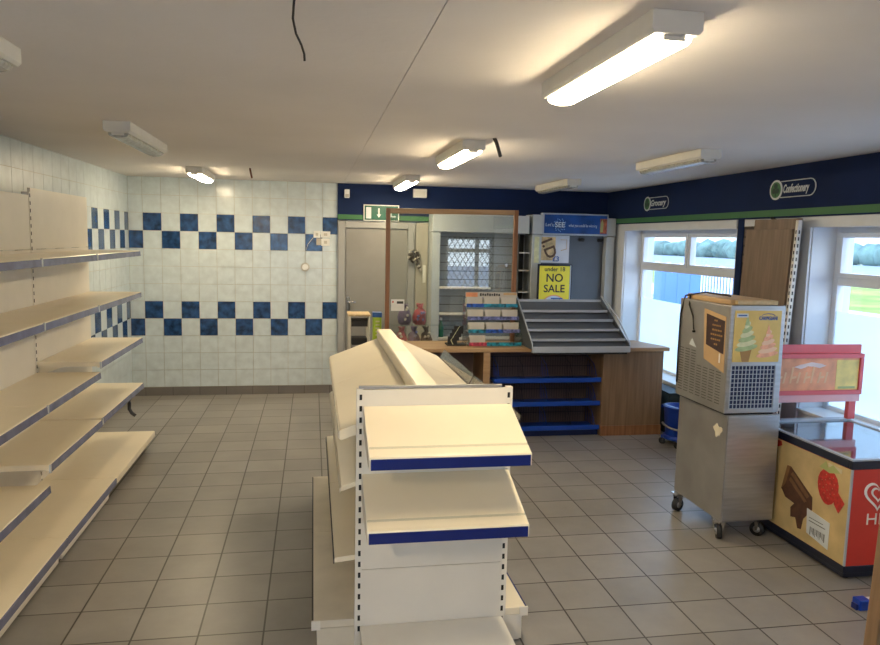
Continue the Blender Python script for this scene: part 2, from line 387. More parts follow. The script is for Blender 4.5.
def window(name, Y0, Y1, z0, z1, mull, trans, ftop, nopen):
    x0, x1 = XR + .20, XR + .26; f = .055
    mb = MB().box(x0, x1, Y0, Y0 + f, z0, z1).box(x0, x1, Y1 - f, Y1, z0, z1).box(x0, x1, Y0 + f, Y1 - f, z1 - f, z1).box(x0, x1, Y0 + f, Y1 - f, z0, z0 + f)
    mb.box(x0, x1, Y0 + f, Y1 - f, trans - .03, trans + .03)
    w = struct(mb, name, M['upvc'], .004)
    tops = [Y0 + f] + mull + [Y1 - f]
    for i, (a, b) in enumerate(zip(tops, tops[1:])):   # opening lights along the top
        a2 = a + (.02 if i else 0); b2 = b - (.02 if i < len(tops) - 2 else 0)
        if i: MB().box(x0, x1, a - .02, a + .02, trans + .03, z1 - f).build('mullion', M['upvc'], w, .003)
        s = .035; c0, c1 = trans + .03, z1 - f
        MB().box(x0 - .015, x1 - .01, a2, a2 + s, c0, c1).box(x0 - .015, x1 - .01, b2 - s, b2, c0, c1).box(x0 - .015, x1 - .01, a2 + s, b2 - s, c0, c0 + s).box(x0 - .015, x1 - .01, a2 + s, b2 - s, c1 - s, c1).build('casement', M['upvc'], w, .003)
        MB().box(x0 + .02, x0 + .026, a2 + s, b2 - s, c0 + s, c1 - s).build('pane', M['glass'], w)
        MB().box(x0 - .03, x0 - .015, (a2 + b2) / 2 - .05, (a2 + b2) / 2 + .05, c0 + .01, c0 + .025).build('handle', M['white_plastic'], w, .003)
    MB().box(x0 + .02, x0 + .026, Y0 + f, Y1 - f, z0 + f, trans - .03).build('pane', M['glass'], w)
    MB().box(x0 + .012, x0 + .014, Y0 + f, Y1 - f, z0 + f, ftop).build('frosted_film', M['film'], w)
    MB().box(XR - .02, x0, Y0 - .0, Y1 + .0, z0, z0 + .025).build('sill', M['upvc'], w, .004)
    MB().box(XR, x0, Y1 - .008, Y1, z0 + .025, z1).box(XR, x0, Y0, Y0 + .008, z0 + .025, z1).box(XR, x0, Y0 + .008, Y1 - .008, z1 - .008, z1).build('reveal_lining', M['white_paint'], w)
    return w
window('window_1', *W1, [(W1[0] + W1[1]) / 2 + .03], 1.60, 1.24, 2)
window('window_2', *W2, [3.72], 1.625, 1.40, 2)
mb = MB(); f = .05; a, b, c, d = RW
mb.box(a, a + f, YR - .12, YR - .06, c, d).box(b - f, b, YR - .12, YR - .06, c, d).box(a + f, b - f, YR - .12, YR - .06, c, c + f).box(a + f, b - f, YR - .12, YR - .06, d - f, d).box(a + f, b - f, YR - .12, YR - .06, 1.62, 1.70).box(3.28, 3.36, YR - .12, YR - .06, c, d)
w3 = struct(mb, 'window_3', M['upvc'])
MB().box(a + f, b - f, YR - .095, YR - .09, c + f, d - f).build('pane', M['glass'], w3)
q4 = MB(); A4, B4, C4, D4 = R4
q4.box(A4, A4 + .05, YR - .12, YR - .06, C4, D4).box(B4 - .05, B4, YR - .12, YR - .06, C4, D4).box(A4 + .05, B4 - .05, YR - .12, YR - .06, C4, C4 + .05).box(A4 + .05, B4 - .05, YR - .12, YR - .06, D4 - .05, D4).box(-.33, -.27, YR - .12, YR - .06, C4 + .05, D4 - .05)
w4 = struct(q4, 'fill_window', M['upvc'])  # unseen window, added behind the camera for cool fill light
MB().box(A4 + .05, B4 - .05, YR - .095, YR - .09, C4 + .05, D4 - .05).build('pane', M['glass'], w4)
g = MB()
n = 17
for i in range(n):
    xa = a + (b - a) * i / n; xb = a + (b - a) * (i + 1) / n
    zz = [c + (d - c) * k / 12 for k in range(13)]
    for k in range(12):
        g.tube([(xa if (i + k) % 2 else xb, YR + .03, zz[k]), (xb if (i + k) % 2 else xa, YR + .03, zz[k + 1])], .008, 4)
tag(g.build('security_grille', M['dark_metal'], root=((a + b) / 2, YR + .03, c)), 'dark folding lattice grille across the rear window', 'grille')

# door in the back wall
mb = MB().box(.29, .375, YB - .05, YB, 0, 2.06).box(1.12, 1.205, YB - .05, YB, 0, 2.06).box(.375, 1.12, YB - .05, YB, 1.985, 2.06)
dr = struct(mb, 'door_1', M['grey_frame'], .006)
MB().box(.38, 1.115, YB - .03, YB - .002, .005, 1.98).build('door_leaf', M['grey_paint'], dr, .003)
hb = MB().box(.395, .435, YB - .036, YB - .03, 1.0, 1.18)
hb.tube([(.415, YB - .036, 1.11), (.415, YB - .075, 1.11), (.50, YB - .08, 1.11)], .009, 8)
hb.build('door_handle', M['chrome'], dr)

# outside world
def out(mb, name, m, label, cat, root):
    return tag(mb.build(name, m, root=root), label, cat)
struct(MB().box(4.02, 26, -40, 90, -.22, -.12).box(-40, 4.02, -60, YR - .2, -.22, -.12), 'ground', M['asphalt'])
struct(MB().face([(13.5, -20, -.11), (17, -20, -.11), (17, 90, -.11), (13.5, 90, -.11)]) and (lambda b: b)(MB().box(13.5, 17, -20, 90, -.14, -.105)), 'road', M['road'])
gv = MB(); gv.prism([(17.2, -.12), (31, -.12), (31, .12), (24, .05)], 'y', -30, 110)
o = gv.build('grass_verge', M['grass']); o['kind'] = 'structure'
struct(MB().box(31, 58, -30, 140, -.12, .12), 'far_road', mat('blue_grey_road', (.24, .29, .36), .9, var=.15, vscale=.2))
hd = MB()
for i in range(60):
    y = -10 + i * 2; hd.blob((58 + random.uniform(-.8, .8), y * 1.6, 1.2), (1.5, 2.6, 1.3 + random.uniform(-.2, .3)), jitter=.2)
o = hd.build('roadside_hedge', M['hedge']); tag(o, 'long clipped teal-green hedge beyond the grass verge', 'hedge'); o['kind'] = 'stuff'
out(MB().box(61, 62, 0, 140, -.1, 4.2), 'boundary_wall', M['render_wall'], 'long pale rendered wall beyond the hedge outside', 'wall', (61.5, 60, -.1))
hh = thing('blue_hoarding', (9.0, 17.0, -.12), 'blue painted panel fence seen through the far window', 'fence')
mb = MB()
for i in range(6): mb.box(8.97, 9.0, 14.2 + i * .62, 14.81 + i * .62, .0, 1.36)
mb.build('panel', M['blue_panel'], hh)
for i in range(7): MB().box(9.0, 9.08, 14.15 + i * .62, 14.23 + i * .62, -.12, 1.42).build('post', M['render_wall'], hh)
rl = thing('white_railing', (9.3, 14.5, -.12), 'white upright railing outside to the right of blue fence', 'railing')
mb = MB()
for i in range(12): mb.box(8.79, 8.82, 13.9 + i * .12, 13.93 + i * .12, -.12, 1.25)
mb.build('baluster', M['upvc'], rl)
MB().box(8.77, 8.84, 13.85, 15.35, 1.25, 1.32).build('top_rail', M['upvc'], rl)

# ------------------------------------------------------------------ batten lights
M['tube_bright'] = mat('bright_lit_diffuser', (1, .95, .85), .4, emit=(1, .80, .52), estr=75)
def light(x, y0, y1, lit, label, w=.15):
    t = thing('batten_light', (x, (y0 + y1) / 2, H), label, 'light', 'strip lights on the ceiling')
    h = w / 2; e = .03
    zt, zb = H, H - .062
    mb = MB()
    mb.prism([(x - h, zt), (x + h, zt), (x + h, zb + .012), (x + h - .012, zb), (x - h + .012, zb), (x - h, zb + .012)], 'y', y0, y1)
    mb.build('housing', M['housing'], t, .003)
    n = 24; d = MB(); r = w * .37
    prof = [(x + r * math.cos(a), zb - .022 + .026 * math.sin(a) * -1) for a in [PI * k / 8 for k in range(9)]]
    prof = [(x - r, zb), ] + [(x + u, zb - v) for u, v in ((-r, .010), (-r * .8, .021), (-r * .3, .027), (r * .3, .027), (r * .8, .021), (r, .010))] + [(x + r, zb)]
    d.prism(prof, 'y', y0 + e, y1 - e)
    d.build('diffuser', (M['tube_bright'] if y0 < 0 else M['tube']) if lit else M['diffuser_off'], t)
    for yy in (y0 + e - .014, y1 - e + .004):
        MB().box(x - r * .6, x + r * .6, yy, yy + .010, zb - .014, zb).build('end_clip', M['housing'], t, .002)
light(.97, 1.88, 2.84, True, 'glowing strip light nearest the camera, largest on the ceiling')
light(1.00, 4.53, 5.55, True, 'glowing strip light halfway back, beside a dangling black conduit')
light(.965, 7.15, 8.25, True, 'glowing strip light near the navy back fascia above the door')
light(-1.10, 7.15, 8.05, True, 'glowing strip light above the left tiled back wall')
light(-1.10, 4.44, 5.50, False, 'unlit strip light over the left shelving, in full view')
light(-1.08, 1.90, 2.82, False, 'unlit strip light cut off by the left edge of view')
light(-1.10, -.50, .50, True, 'glowing strip light behind the viewpoint over the left aisle')
light(2.57, 4.43, 5.40, False, 'unlit strip light above the ice cream machine')
light(2.56, 6.93, 7.98, False, 'unlit strip light near the blue lightbox sign')

def cable(name, pts, r, m, label, cat='cable'):
    return tag(MB().tube(pts, r, 8).build(name, m, root=pts[0]), label, cat)
cable('hanging_cable', [(-.050, 2.04, 2.5), (-.052, 2.05, 2.485), (-.055, 2.08, 2.46), (-.048, 2.13, 2.435), (-.034, 2.19, 2.42), (-.026, 2.21, 2.40), (-.025, 2.22, 2.383)], .0035, M['cableblk'], 'long dark cable dangling from the ceiling at top centre')
cable('cut_cable', [(1.10, 4.41, 2.5), (1.12, 4.43, 2.475), (1.16, 4.48, 2.40)], .012, M['cableblk'], 'short black conduit sticking out of the ceiling beside a lit fixture')
cable('rusty_wire', [(-.585, 7.09, 2.5), (-.58, 7.10, 2.46), (-.57, 7.12, 2.41)], .009, M['cablered'], 'short rusty wire stub hanging from ceiling before the tiled wall')

# small wall things
def plate(x, z, w=.085, h=.085, label='', name='wall_switch', m='white_plastic', y=YB - .006, cat='switch'):
    t = thing(name, (x, y, z), label, cat)
    MB().box(x - w / 2, x + w / 2, y - .012, y, z - h / 2, z + h / 2).build('plate', M[m], t, .003)
    MB().box(x - w * .18, x + w * .18, y - .017, y - .012, z - h * .2, z + h * .2).build('button', M['beige_box'], t)
plate(.045, 1.90, .08, .08, 'upper left plate of the four switches by the door')
plate(.145, 1.90, .11, .075, 'upper right plate of the four switches by the door')
plate(.065, 1.815, .055, .08, 'narrow yellowed lower left plate of the four switches', m='beige_box')
plate(.145, 1.81, .10, .085, 'lower right plate of the four switches by the door')
bl = thing('call_bell', (-.09, YB - .01, 1.52), 'small round bell hanging on a wire on the white tiles', 'bell')
MB().lathe((-.09, YB - .03, 1.515), [(.052, 0), (.052, .022)], 24, 'y').build('ring', M['grout'], bl)
MB().lathe((-.09, YB - .036, 1.515), [(.036, 0), (.036, .006)], 24, 'y').build('face', M['white_plastic'], bl)
MB().tube([(-.09, YB - .012, 1.56), (-.095, YB - .012, 1.66), (-.06, YB - .012, 1.78), (.0, YB - .012, 1.86)], .003, 6).build('wire', M['grout'], bl)
pir = thing('motion_sensor', (.39, YB - .03, 2.38), 'small white motion sensor high on the navy band left', 'sensor')
MB().box(.36, .42, YB - .08, YB - .03, 2.33, 2.43).build('body', M['white_plastic'], pir, .008)
MB().box(.37, .41, YB - .084, YB - .08, 2.34, 2.375).build('lens', M['beige_box'], pir)
jb = thing('junction_box', (1.25, YB - .03, 2.42), 'white junction box high on navy band over screen', 'box')
MB().box(1.17, 1.33, YB - .09, YB - .03, 2.36, 2.46).build('body', M['white_plastic'], jb, .005)
MB().box(1.19, 1.31, YB - .094, YB - .09, 2.375, 2.445).build('cover', M['housing'], jb)
ex = thing('exit_sign', (.80, YB - .06, 2.17), 'green emergency exit sign with white door and arrow', 'sign')
MB().box(.585, 1.005, YB - .055, YB - .035, 2.072, 2.262).build('frame', M['white_plastic'], ex, .002)
MB().box(.597, .993, YB - .0575, YB - .055, 2.084, 2.250).build('panel', M['exit'], ex)
MB().box(.615, .675, YB - .0595, YB - .0575, 2.10, 2.232).build('door_symbol', M['letter_white'], ex)
mb = MB(); yf = YB - .0595
mb.box(.757, .775, yf, yf + .002, 2.15, 2.222)
mb.face([(.740, yf, 2.150), (.766, yf, 2.112), (.792, yf, 2.150)])
mb.build('arrow', M['letter_white'], ex)
mb = MB(); mb.box(.905, .918, yf, yf + .002, 2.12, 2.20); mb.box(.918, .965, yf, yf + .002, 2.12, 2.135); mb.lathe((.925, yf, 2.215), [(.012, 0), (.012, .002)], 12, 'y')
mb.build('running_figure', M['letter_white'], ex)

# ------------------------------------------------------------------ left wall shelving
SB, SF = -1.85, -1.45
def slots(mb, face_axis, pos, c, z0, z1, w=.008, pitch=.05, h=.024):
    z = z0
    while z < z1:
        if face_axis == 'x': mb.box(pos - .0005, pos + .001, c - w / 2, c + w / 2, z, z + h)
        else: mb.box(c - w / 2, c + w / 2, pos - .001, pos + .0005, z, z + h)
        z += pitch
def left_bay(y0, y1, shelves, ztop, label, base_blue, kick, last=False):
    t = thing('wall_shelving_bay', ((SB + SF) / 2, (y0 + y1) / 2, 0), label, 'shelving', 'shelving bays along the left tiled wall')
    mb = MB(); zs = [.10, .50, .90, 1.30, 1.745, ztop]
    for a, b in zip(zs, zs[1:]): mb.box(SB - .018, SB, y0 + .018, y1 - .016, a + .0015, b - .0015)
    mb.build('back_panel', M['cream_panel'], t)
    for yy in [y0]:
        mb = MB(); mb.m(0).box(SB - .045, SB + .003, yy - .014, yy + .014, 0, ztop - .03); mb.m(1); slots(mb, 'x', SB + .0035, yy, .14, ztop - .06, .010)
        mb.build('upright', [M['cream_panel'], M['slot']], t)
    for i, (z, strip) in enumerate(shelves):
        mb = MB(); g = .002
        mb.prism([(SB + .004, z), (SF, z), (SF + .006, z - .008), (SF + .006, z - .034), (SF - .012, z - .040), (SF - .014, z - .03), (SB + .004, z - .03)], 'y', y0 + g, y1 - g)
        for yy in (y0 + .03, y1 - .03):
            mb.prism([(SB + .004, z - .03), (SF - .22, z - .03), (SB + .004, z - .09)], 'y', yy, yy + .003)
        s = mb.build('shelf', M['cream'], t)
        MB().hexa([Vector(p) for p in ((SF + .006, y0 + .006, z - .044), (SF + .012, y0 + .006, z - .044), (SF + .012, y1 - .006, z - .044), (SF + .006, y1 - .006, z - .044), (SF + .004, y0 + .006, z - .004), (SF + .009, y0 + .006, z - .004), (SF + .009, y1 - .006, z - .004), (SF + .004, y1 - .006, z - .004))]).build('ticket_strip', M['sheen_strip'], s)
        MB().box(SF + .004, SF + .014, y0 - .004, y0 + .010, z - .046, z + .001).build('clip', M['clip'], s)
    bx = SF + .085; z = .155
    mb = MB().box(SB + .004, bx, y0 + .002, y1 - .002, z - .03, z)
    b = mb.build('base_shelf', M['cream'], t, .002)
    MB().box(bx, bx + .007, y0 + .006, y1 - .006, z - .045, z - .003).build('ticket_strip', M['sheen_strip'] if base_blue else M['cream'], b)
    k = MB()
    if kick: k.box(bx - .06, bx - .045, y0 + .03, y1 - .02, .012, .112)
    else: k.box(bx - .05, bx - .03, y0 + .02, y1 - .02, .09, .125)
    k.build('kick_plate', M['cream_panel'], t)
    for yy in (y0, y1):
        if yy == y1 and not last: continue
        mb = MB(); mb.box(SB, bx - .07, yy - .012, yy + .012, .03, .12).m(1).tube([(bx - .10, yy, 0), (bx - .10, yy, .03)], .02, 10)
        mb.build('base_foot', [M['cream_panel'], M['black']], t)
    return t
bayB = left_bay(5.22, 6.47, [(1.722, 1), (1.372, 1), (.980, 1), (.585, 1)], 2.155, 'farthest left shelving bay with tall back panel and white-edged bottom shelf', False, False, True)
MB().tube([(SF - .03, 6.44, .55), (SF - .055, 6.43, .52), (SF - .085, 6.42, .47), (SF - .10, 6.41, .42), (SF - .098, 6.40, .37), (SF - .08, 6.40, .335), (SF - .05, 6.40, .31)], .015, 8).build('hanging_strap', M['dark_metal'], bayB)
left_bay(4.20, 5.22, [(1.722, 1), (1.372, 1), (.912, 1), (.575, 1)], 2.105, 'middle left shelving bay with lowered third shelf and blue-edged base', True, True)
left_bay(3.20, 4.20, [(1.722, 1), (1.372, 1), (.912, 1), (.462, 1)], 2.10, 'nearest left shelving bay cut off by the photo edge', True, True)

# ------------------------------------------------------------------ centre island gondola
IY0, IY1 = 3.07, 5.05
IX = .495
def island_bay(y0, y1, label, near):
    t = thing('island_shelving_bay', (IX, (y0 + y1) / 2, 0), label, 'shelving', 'double-sided bays of centre island')
    g = .002
    mb = MB(); mb.box(IX - .045, IX - .03, y0 + .005, y1 - .005, .1, 1.17).box(IX + .03, IX + .045, y0 + .005, y1 - .005, .1, 1.17)
    mb.build('back_panel', M['cream_panel'], t)
    MB().prism([(IX - .048, 1.165), (IX + .045, 1.165), (IX + .10, 1.135), (IX + .105, 1.142), (IX + .048, 1.232), (IX - .042, 1.232), (IX - .048, 1.225)], 'y', y0 + g, y1 - g).build('top_cap', M['cream'], t)
    for side in (-1, 1):
        def P(d, z): return (IX + side * d, z)
        specs = [(.375 if side < 0 else .385, 1.04, 1.165, .05 if side < 0 else .105), (.370, .785, .90, .05), (.395 if side < 0 else .36, .462, .50, .05)]
        for i, (d, zf, zb, db) in enumerate(specs):
            th = (.042, .016, .02)[i]; mb = MB(); mb.prism([P(db, zb), P(d, zf), P(d + .004, zf - .008), P(d + .004, zf - th), P(d - .004, zf - th - .003), P(db, zb - th - .003)], 'y', y0 + g, y1 - g)
            sh = mb.build('sloped_shelf', M['cream'], t)
            MB().box(min(P(d + .004, 0)[0], P(d + .009, 0)[0]), max(P(d + .004, 0)[0], P(d + .009, 0)[0]), y0 + .006, y1 - .006, zf - (.04, .028, .03)[i], zf - .006).build('ticket_strip', M['cream_drab'] if i < 2 else M['dark_metal'], sh)
        if side > 0:
            mb = MB(); mb.prism([P(.392, 1.0), P(.395, 1.0), P(.440, 1.085), P(.437, 1.085)], 'y', y0 + .01, y1 - .01)
            mb.build('clear_riser', M['clear'], t)
        bd = .49
        mb = MB().box(min(P(.05, 0)[0], P(bd, 0)[0]), max(P(.05, 0)[0], P(bd, 0)[0]), y0 + g, y1 - g, .135, .17)
        b = mb.build('base_shelf', M['cream_drab'] if side < 0 else M['cream'], t, .002)
        a, c = sorted((P(bd, 0)[0], P(bd + .008, 0)[0]))
        MB().box(a, c, y0 + .006, y1 - .006, .128, .168).build('ticket_strip', M['dark_metal'] if side < 0 else M['blue_strip'], b)
        a, c = sorted((P(bd - .03, 0)[0], P(bd - .015, 0)[0]))
        MB().box(a, c, y0 + .01, y1 - .01, .012, .134).build('kick_plate', M['cream_drab'] if side < 0 else M['cream_panel'], t)
        if near:
            a, c = sorted((P(.06, 0)[0], P(bd - .03, 0)[0]))
            MB().box(a, c, y0 + .002, y0 + .012, .012, .134).build('kick_plate', M['cream_drab'] if side < 0 else M['cream_panel'], t)
            a, c = sorted((P(bd - .03, 0)[0], P(bd + .01, 0)[0]))
            MB().box(a, c, y0 - .004, y0 + .006, .130, .172).build('bracket', M['cream_panel'], t)
    return t
island_bay(IY0, 4.06, 'near half of the cream centre island with sloped shelves', True)
island_bay(4.06, IY1, 'far half of cream centre island, next to counter', False)
# end bay facing the camera
ex0, ex1, ey = .205, .868, 3.045
t = thing('end_shelving_bay', (.54, 2.85, 0), 'cream end bay with blue-edged sloped shelves facing the camera', 'shelving')
mb = MB(); zs = [.10, .335 + .02, .60, .90, 1.205]
zs = [.13, .415, .84, 1.150, 1.225]
for a, b in zip(zs, zs[1:]): mb.box(ex0 + .008, ex1 - .012, ey - .008, ey + .006, a + .0015, b - .0015)
mb.build('back_panel', M['cream_panel'], t)
for x in (ex0 - .006, ex1 - .006):
    mb = MB(); mb.m(0).box(x - .014, x + .014, ey - .010, ey + .022, 0, 1.228); mb.m(1); slots(mb, 'y', ey - .0105, x + (.004 if x < .5 else -.004), .13, 1.215, .011)
    mb.build('upright', [M['cream_panel'], M['slot']], t)
MB().box(ex0 - .01, ex1 - .04, ey - .002, ey + .014, 1.226, 1.238).build('top_rail', M['steel_dull'], t)
def end_shelf(zf, zb, yf, x0, x1):
    mb = MB()
    prof = [(ey - .012, zb), (yf + .02, zf + .004), (yf, zf), (yf - .003, zf - .01), (yf - .003, zf - .05), (yf + .012, zf - .054), (yf + .012, zf - .025), (ey - .012, zb - .025)]
    mb.prism([(a, b) for a, b in prof], 'x', x0, x1)
    s = mb.build('sloped_shelf', M['cream'], t)
    MB().box(x0 + .004, x1 - .004, yf - .008, yf - .003, zf - .050, zf - .006).build('ticket_strip', M['blue_strip'], s, .001)
    # thin groove line near the front and clear guard
    MB().box(x0 + .002, x1 + .004, yf + .052, yf + .0532, zf + .018, zf + .027).build('clear_guard', M['clear'], s)
    for x in (x0 - .002, x1 - .001):
        MB().prism([(ey - .012, zb - .002), (yf, zf - .002), (yf, zf - .05), (yf + .06, zf - .05), (ey - .012, zb - .11)], 'x', x, x + .003).build('bracket', M['cream_panel'], s)
end_shelf(1.028, 1.152, 2.70, .217, .866)
end_shelf(.730, .852, 2.70, .212, .866)
mb = MB().box(ex0 + .003, ex1 - .010, 2.58, ey - .012, .125, .155)
b = mb.build('base_shelf', M['cream_panel'], t, .002)
MB().box(ex0 + .006, ex1 - .014, 2.573, 2.580, .112, .152).build('ticket_strip', M['blue_strip'], b)
MB().box(ex0 + .02, ex1 - .02, 2.61, 2.62, .012, .124).build('kick_plate', M['cream_panel'], t)

# ------------------------------------------------------------------ counter
CY = 6.47
wt = MB().prism([(.62, CY - .02), (3.435, CY - .02), (3.43, CY + .10), (3.30, CY + .50), (.62, CY + .50)], 'z', .835, .872)
tag(wt.build('counter_worktop', M['wood_top'], root=(2.0, 6.7, .835), bevel=.004), 'long oak-effect shop counter top running under the glass screen', 'worktop')
cab = thing('counter_cabinet', (3.09, 6.70, 0), 'oak-effect cabinet at the right end of the counter', 'cabinet')
MB().box(2.765, 3.385, CY, CY + .018, .10, .835).build('front_panel', M['wood_counter'], cab, .002)
MB().box(3.367, 3.385, CY + .018, CY + .40, .0, .835).build('side_panel', M['wood_counter'], cab); MB().box(2.765, 2.785, CY + .018, CY + .45, 0, .835).build('side_panel', M['wood_counter'], cab)
MB().box(2.765, 3.395, CY - .004, CY + .02, 0, .098).build('plinth', M['wood_frame'], cab, .003)
cab2 = thing('counter_divider', (1.60, 6.70, 0), 'pale wooden upright panel supporting the counter left of wire racks', 'panel')
MB().box(1.575, 1.635, CY, CY + .45, 0, .835).build('board', M['wood_counter'], cab2)
MB().box(1.573, 1.637, CY - .006, CY, 0, .835).build('edge_strip', M['wood_top'], cab2)
cab3 = thing('kneehole_cabinet', (1.15, 6.75, 0), 'dark open kneehole under the counter behind the island', 'cabinet')
MB().box(.72, 1.57, CY + .42, CY + .44, 0, .835).build('rear_board', M['plum'], cab3)
MB().box(.72, .74, CY, CY + .42, 0, .835).build('side_panel', M['wood_counter'], cab3)
rk = thing('wire_rack', (2.2, 6.68, 0), 'blue and black wire magazine rack under the counter', 'rack')
MB().box(1.64, 2.76, CY + .42, CY + .44, 0, .83).build('rear_board', M['plum'], rk)
for i, z in enumerate((.555, .325, .085)):
    mb = MB(); x0, x1 = 1.70, 2.755
    mb.box(x0, x1, CY + .01, CY + .026, z - .022, z + .022).box(x0, x1, CY + .03, CY + .32, z - .028, z - .018)
    mb.tube([(x0 - .02, CY + .018, z), (x0, CY + .018, z)], .022, 12)
    mb.build('shelf', M['blue_metal'], rk, .004)
    mb = MB()
    for k in range(41):
        x = x0 + .01 + k * (x1 - x0 - .02) / 40; mb.tube([(x, CY + .30, z), (x, CY + .30, z + .19)], .002, 4)
    mb.tube([(x0, CY + .30, z + .19), (x1, CY + .30, z + .19)], .004, 6).tube([(x0, CY + .30, z + .09), (x1, CY + .30, z + .09)], .003, 6)
    mb.build('back_grid', M['wire'], rk)
    for k in range(5):
        x = x0 + .04 + k * (x1 - x0 - .08) / 4
        mb = MB(); mb.tube([(x, CY + .30, z + .19), (x, CY + .12, z + .14), (x, CY + .03, z + .02)], .003, 6)
        for q in range(1, 6):
            yy = CY + .04 + q * .045; mb.tube([(x, yy, z), (x, yy, z + .03 + (q * .024))], .002, 4)
        mb.build('divider', M['wire'] if k % 2 else M['blue_metal'], rk)
MB().box(1.70, 2.755, CY + .05, CY + .06, .0, .05).build('plinth', mat('deep_blue', (.006, .02, .10)), rk)

# glass screen on the counter
gs = thing('glass_screen', (1.33, 6.9, .872), 'wood-framed glass screen standing on the counter', 'screen')
mb = MB(); a, b = .686, 1.985; w = .040
for p in ((a, a + w, .872, 2.157), (b - w, b, .872, 2.172)):
    MB().box(p[0], p[1], 6.88, 6.93, p[2], p[3]).build('post', M['wood_frame'], gs, .004)
MB().hexa([Vector(p) for p in ((a + w, 6.88, 2.108), (b - w, 6.88, 2.125), (b - w, 6.93, 2.125), (a + w, 6.93, 2.108), (a + w, 6.88, 2.157), (b - w, 6.88, 2.172), (b - w, 6.93, 2.172), (a + w, 6.93, 2.157))]).build('top_rail', M['wood_top'], gs, .003)
MB().box(a + w, b - w, 6.902, 6.908, 1.03, 2.11).box(a + w, b - w, 6.912, 6.918, .872, 1.04).build('glass_pane', M['screen_glass'], gs)
nt_ = thing('notice', (.81, 6.898, 1.2), 'small white card machine notice stuck on the glass screen', 'notice')
MB().box(.744, .873, 6.899, 6.902, 1.175, 1.287).build('card', M['white_plastic'], nt_)
MB().box(.80, .862, 6.897, 6.899, 1.245, 1.269).build('display', M['lettering'], nt_)
MB().box(.755, .768, 6.897, 6.899, 1.254, 1.272).build('mark', M['red'], nt_)

# tiered confectionery stand on the counter
st = thing('sweet_display_stand', (1.73, 6.75, .872), 'tiered chocolate bar stand with colourful strips on the counter', 'display stand')
cols = ['blue_pack', 'teal_pack', 'violet_pack', 'blue_pack']
x0, x1 = 1.455, 1.965
for i in range(4):
    yf = 6.57 + i * .055; z = .885 + i * .118
    mb = MB().box(x0, x1, yf + .008, yf + .13, z, z + .008)
    tr = mb.build('tier', M['grey_light'], st)
    nseg = 3
    for k in range(nseg):
        xa = x0 + (x1 - x0) * k / 3; xb = x0 + (x1 - x0) * (k + 1) / 3
        mn = [['red_pack', 'teal_pack', 'teal_pack'], ['teal_pack', 'blue_pack', 'violet_pack'], ['violet_pack', 'violet_pack', 'violet_pack'], ['blue_pack', 'teal_pack', 'teal_pack']][i][k]
        MB().box(xa, xb, yf, yf + .006, z - .008, z + .026).build('price_strip', M[mn], tr)
        if not (i == 0 and k > 0):
            mb = MB()
            mb.hexa([Vector(p) for p in ((xa + .012, yf + .02, z + .008), (xb - .012, yf + .02, z + .008), (xb - .012, yf + .026, z + .008), (xa + .012, yf + .026, z + .008), (xa + .004, yf + .045, z + .088), (xb - .004, yf + .045, z + .088), (xb - .004, yf + .051, z + .088), (xa + .004, yf + .051, z + .088))])
            mb.box(xa + .008, xa + .011, yf + .02, yf + .12, z + .008, z + .07)
            mb.build('divider_tray', M['beige_box'], tr)
for x in (x0 - .012, x1):
    MB().prism([(6.57, .873), (6.86, .873), (6.86, 1.33), (6.83, 1.33), (6.57, .93)], 'x', x, x + .012).build('side_panel', M['clear'], st)
hd_ = MB().box(x0, x1 + .01, 6.80, 6.806, 1.322, 1.372).build('header', M['beige_box'], st, label='cream header strip with orange and dark lettering')
MB().box(x0 + .005, x0 + .12, 6.797, 6.80, 1.326, 1.368).build('print', M['orange'], hd_)
mb = MB()
for k in range(9): mb.box(1.60 + k * .023, 1.615 + k * .023, 6.798, 6.80, 1.335 + .004 * (k % 2), 1.362 - .003 * (k % 3))
mb.build('print', M['lettering'], hd_)
MB().box(x1 - .13, x1, 6.797, 6.80, 1.345, 1.366).build('print', M['tan'], hd_)
MB().box(x0 + .02, x1 - .05, 6.83, 6.836, 1.285, 1.318).build('sub_header', M['blue_pack'], st)
for x in (x0 + .09, x0 + .27, x0 + .44): MB().box(x, x + .012, 6.82, 6.83, 1.26, 1.322).build('bracket', M['white_plastic'], st)

hold = thing('card_holder', (1.36, 6.68, .872), 'small black wire holder with cards left of the sweet stand', 'holder')
mb = MB()
mb.box(1.255, 1.435, 6.62, 6.76, .873, .885)
mb.build('base', M['black'], hold)
for k in range(4):
    z = .885 + k * .03; x = 1.26 + k * .025
    MB().box(x, x + .09, 6.64 + k * .025, 6.645 + k * .025, z, z + .075).build('plate', M['black'], hold)
    MB().tube([(x + .05, 6.63 + k * .025, z), (x + .03, 6.635 + k * .025, z + .04), (x + .055, 6.635 + k * .025, z + .075)], .005, 6).build('wire', M['art_pale'], hold)

# big tilted grey rack on the counter
rx0, rx1 = 2.0, 2.955
rt = thing('tilted_rack', (2.48, 6.6, .872), 'large slate-grey tiered rack tilted forward on the counter', 'rack')
YF, YT, ZF, ZT = 6.33, 6.93, .905, 1.300
def slope(s): return Vector((0, YF + (YT - YF) * s, ZF + (ZT - ZF) * s))
rtx = 2.885   # right edge leans in toward the top
def xr(s): return rx1 + (2.885 - rx1) * s
def bar(s0, s1, d0, d1, x0f=lambda s: rx0, x1f=None):
    x1f = x1f or xr
    nrm = Vector((0, -(ZT - ZF), (YT - YF))).normalized()
    P = []
    for (s, d) in ((s0, d0), (s1, d0), (s1, d1), (s0, d1)):
        q = slope(s) + nrm * d
        P.append((q, x0f(s), x1f(s)))
    A = [Vector((p[1], p[0].y, p[0].z)) for p in P]; B = [Vector((p[2], p[0].y, p[0].z)) for p in P]
    return [A[0], A[1], A[2], A[3], B[0], B[1], B[2], B[3]]
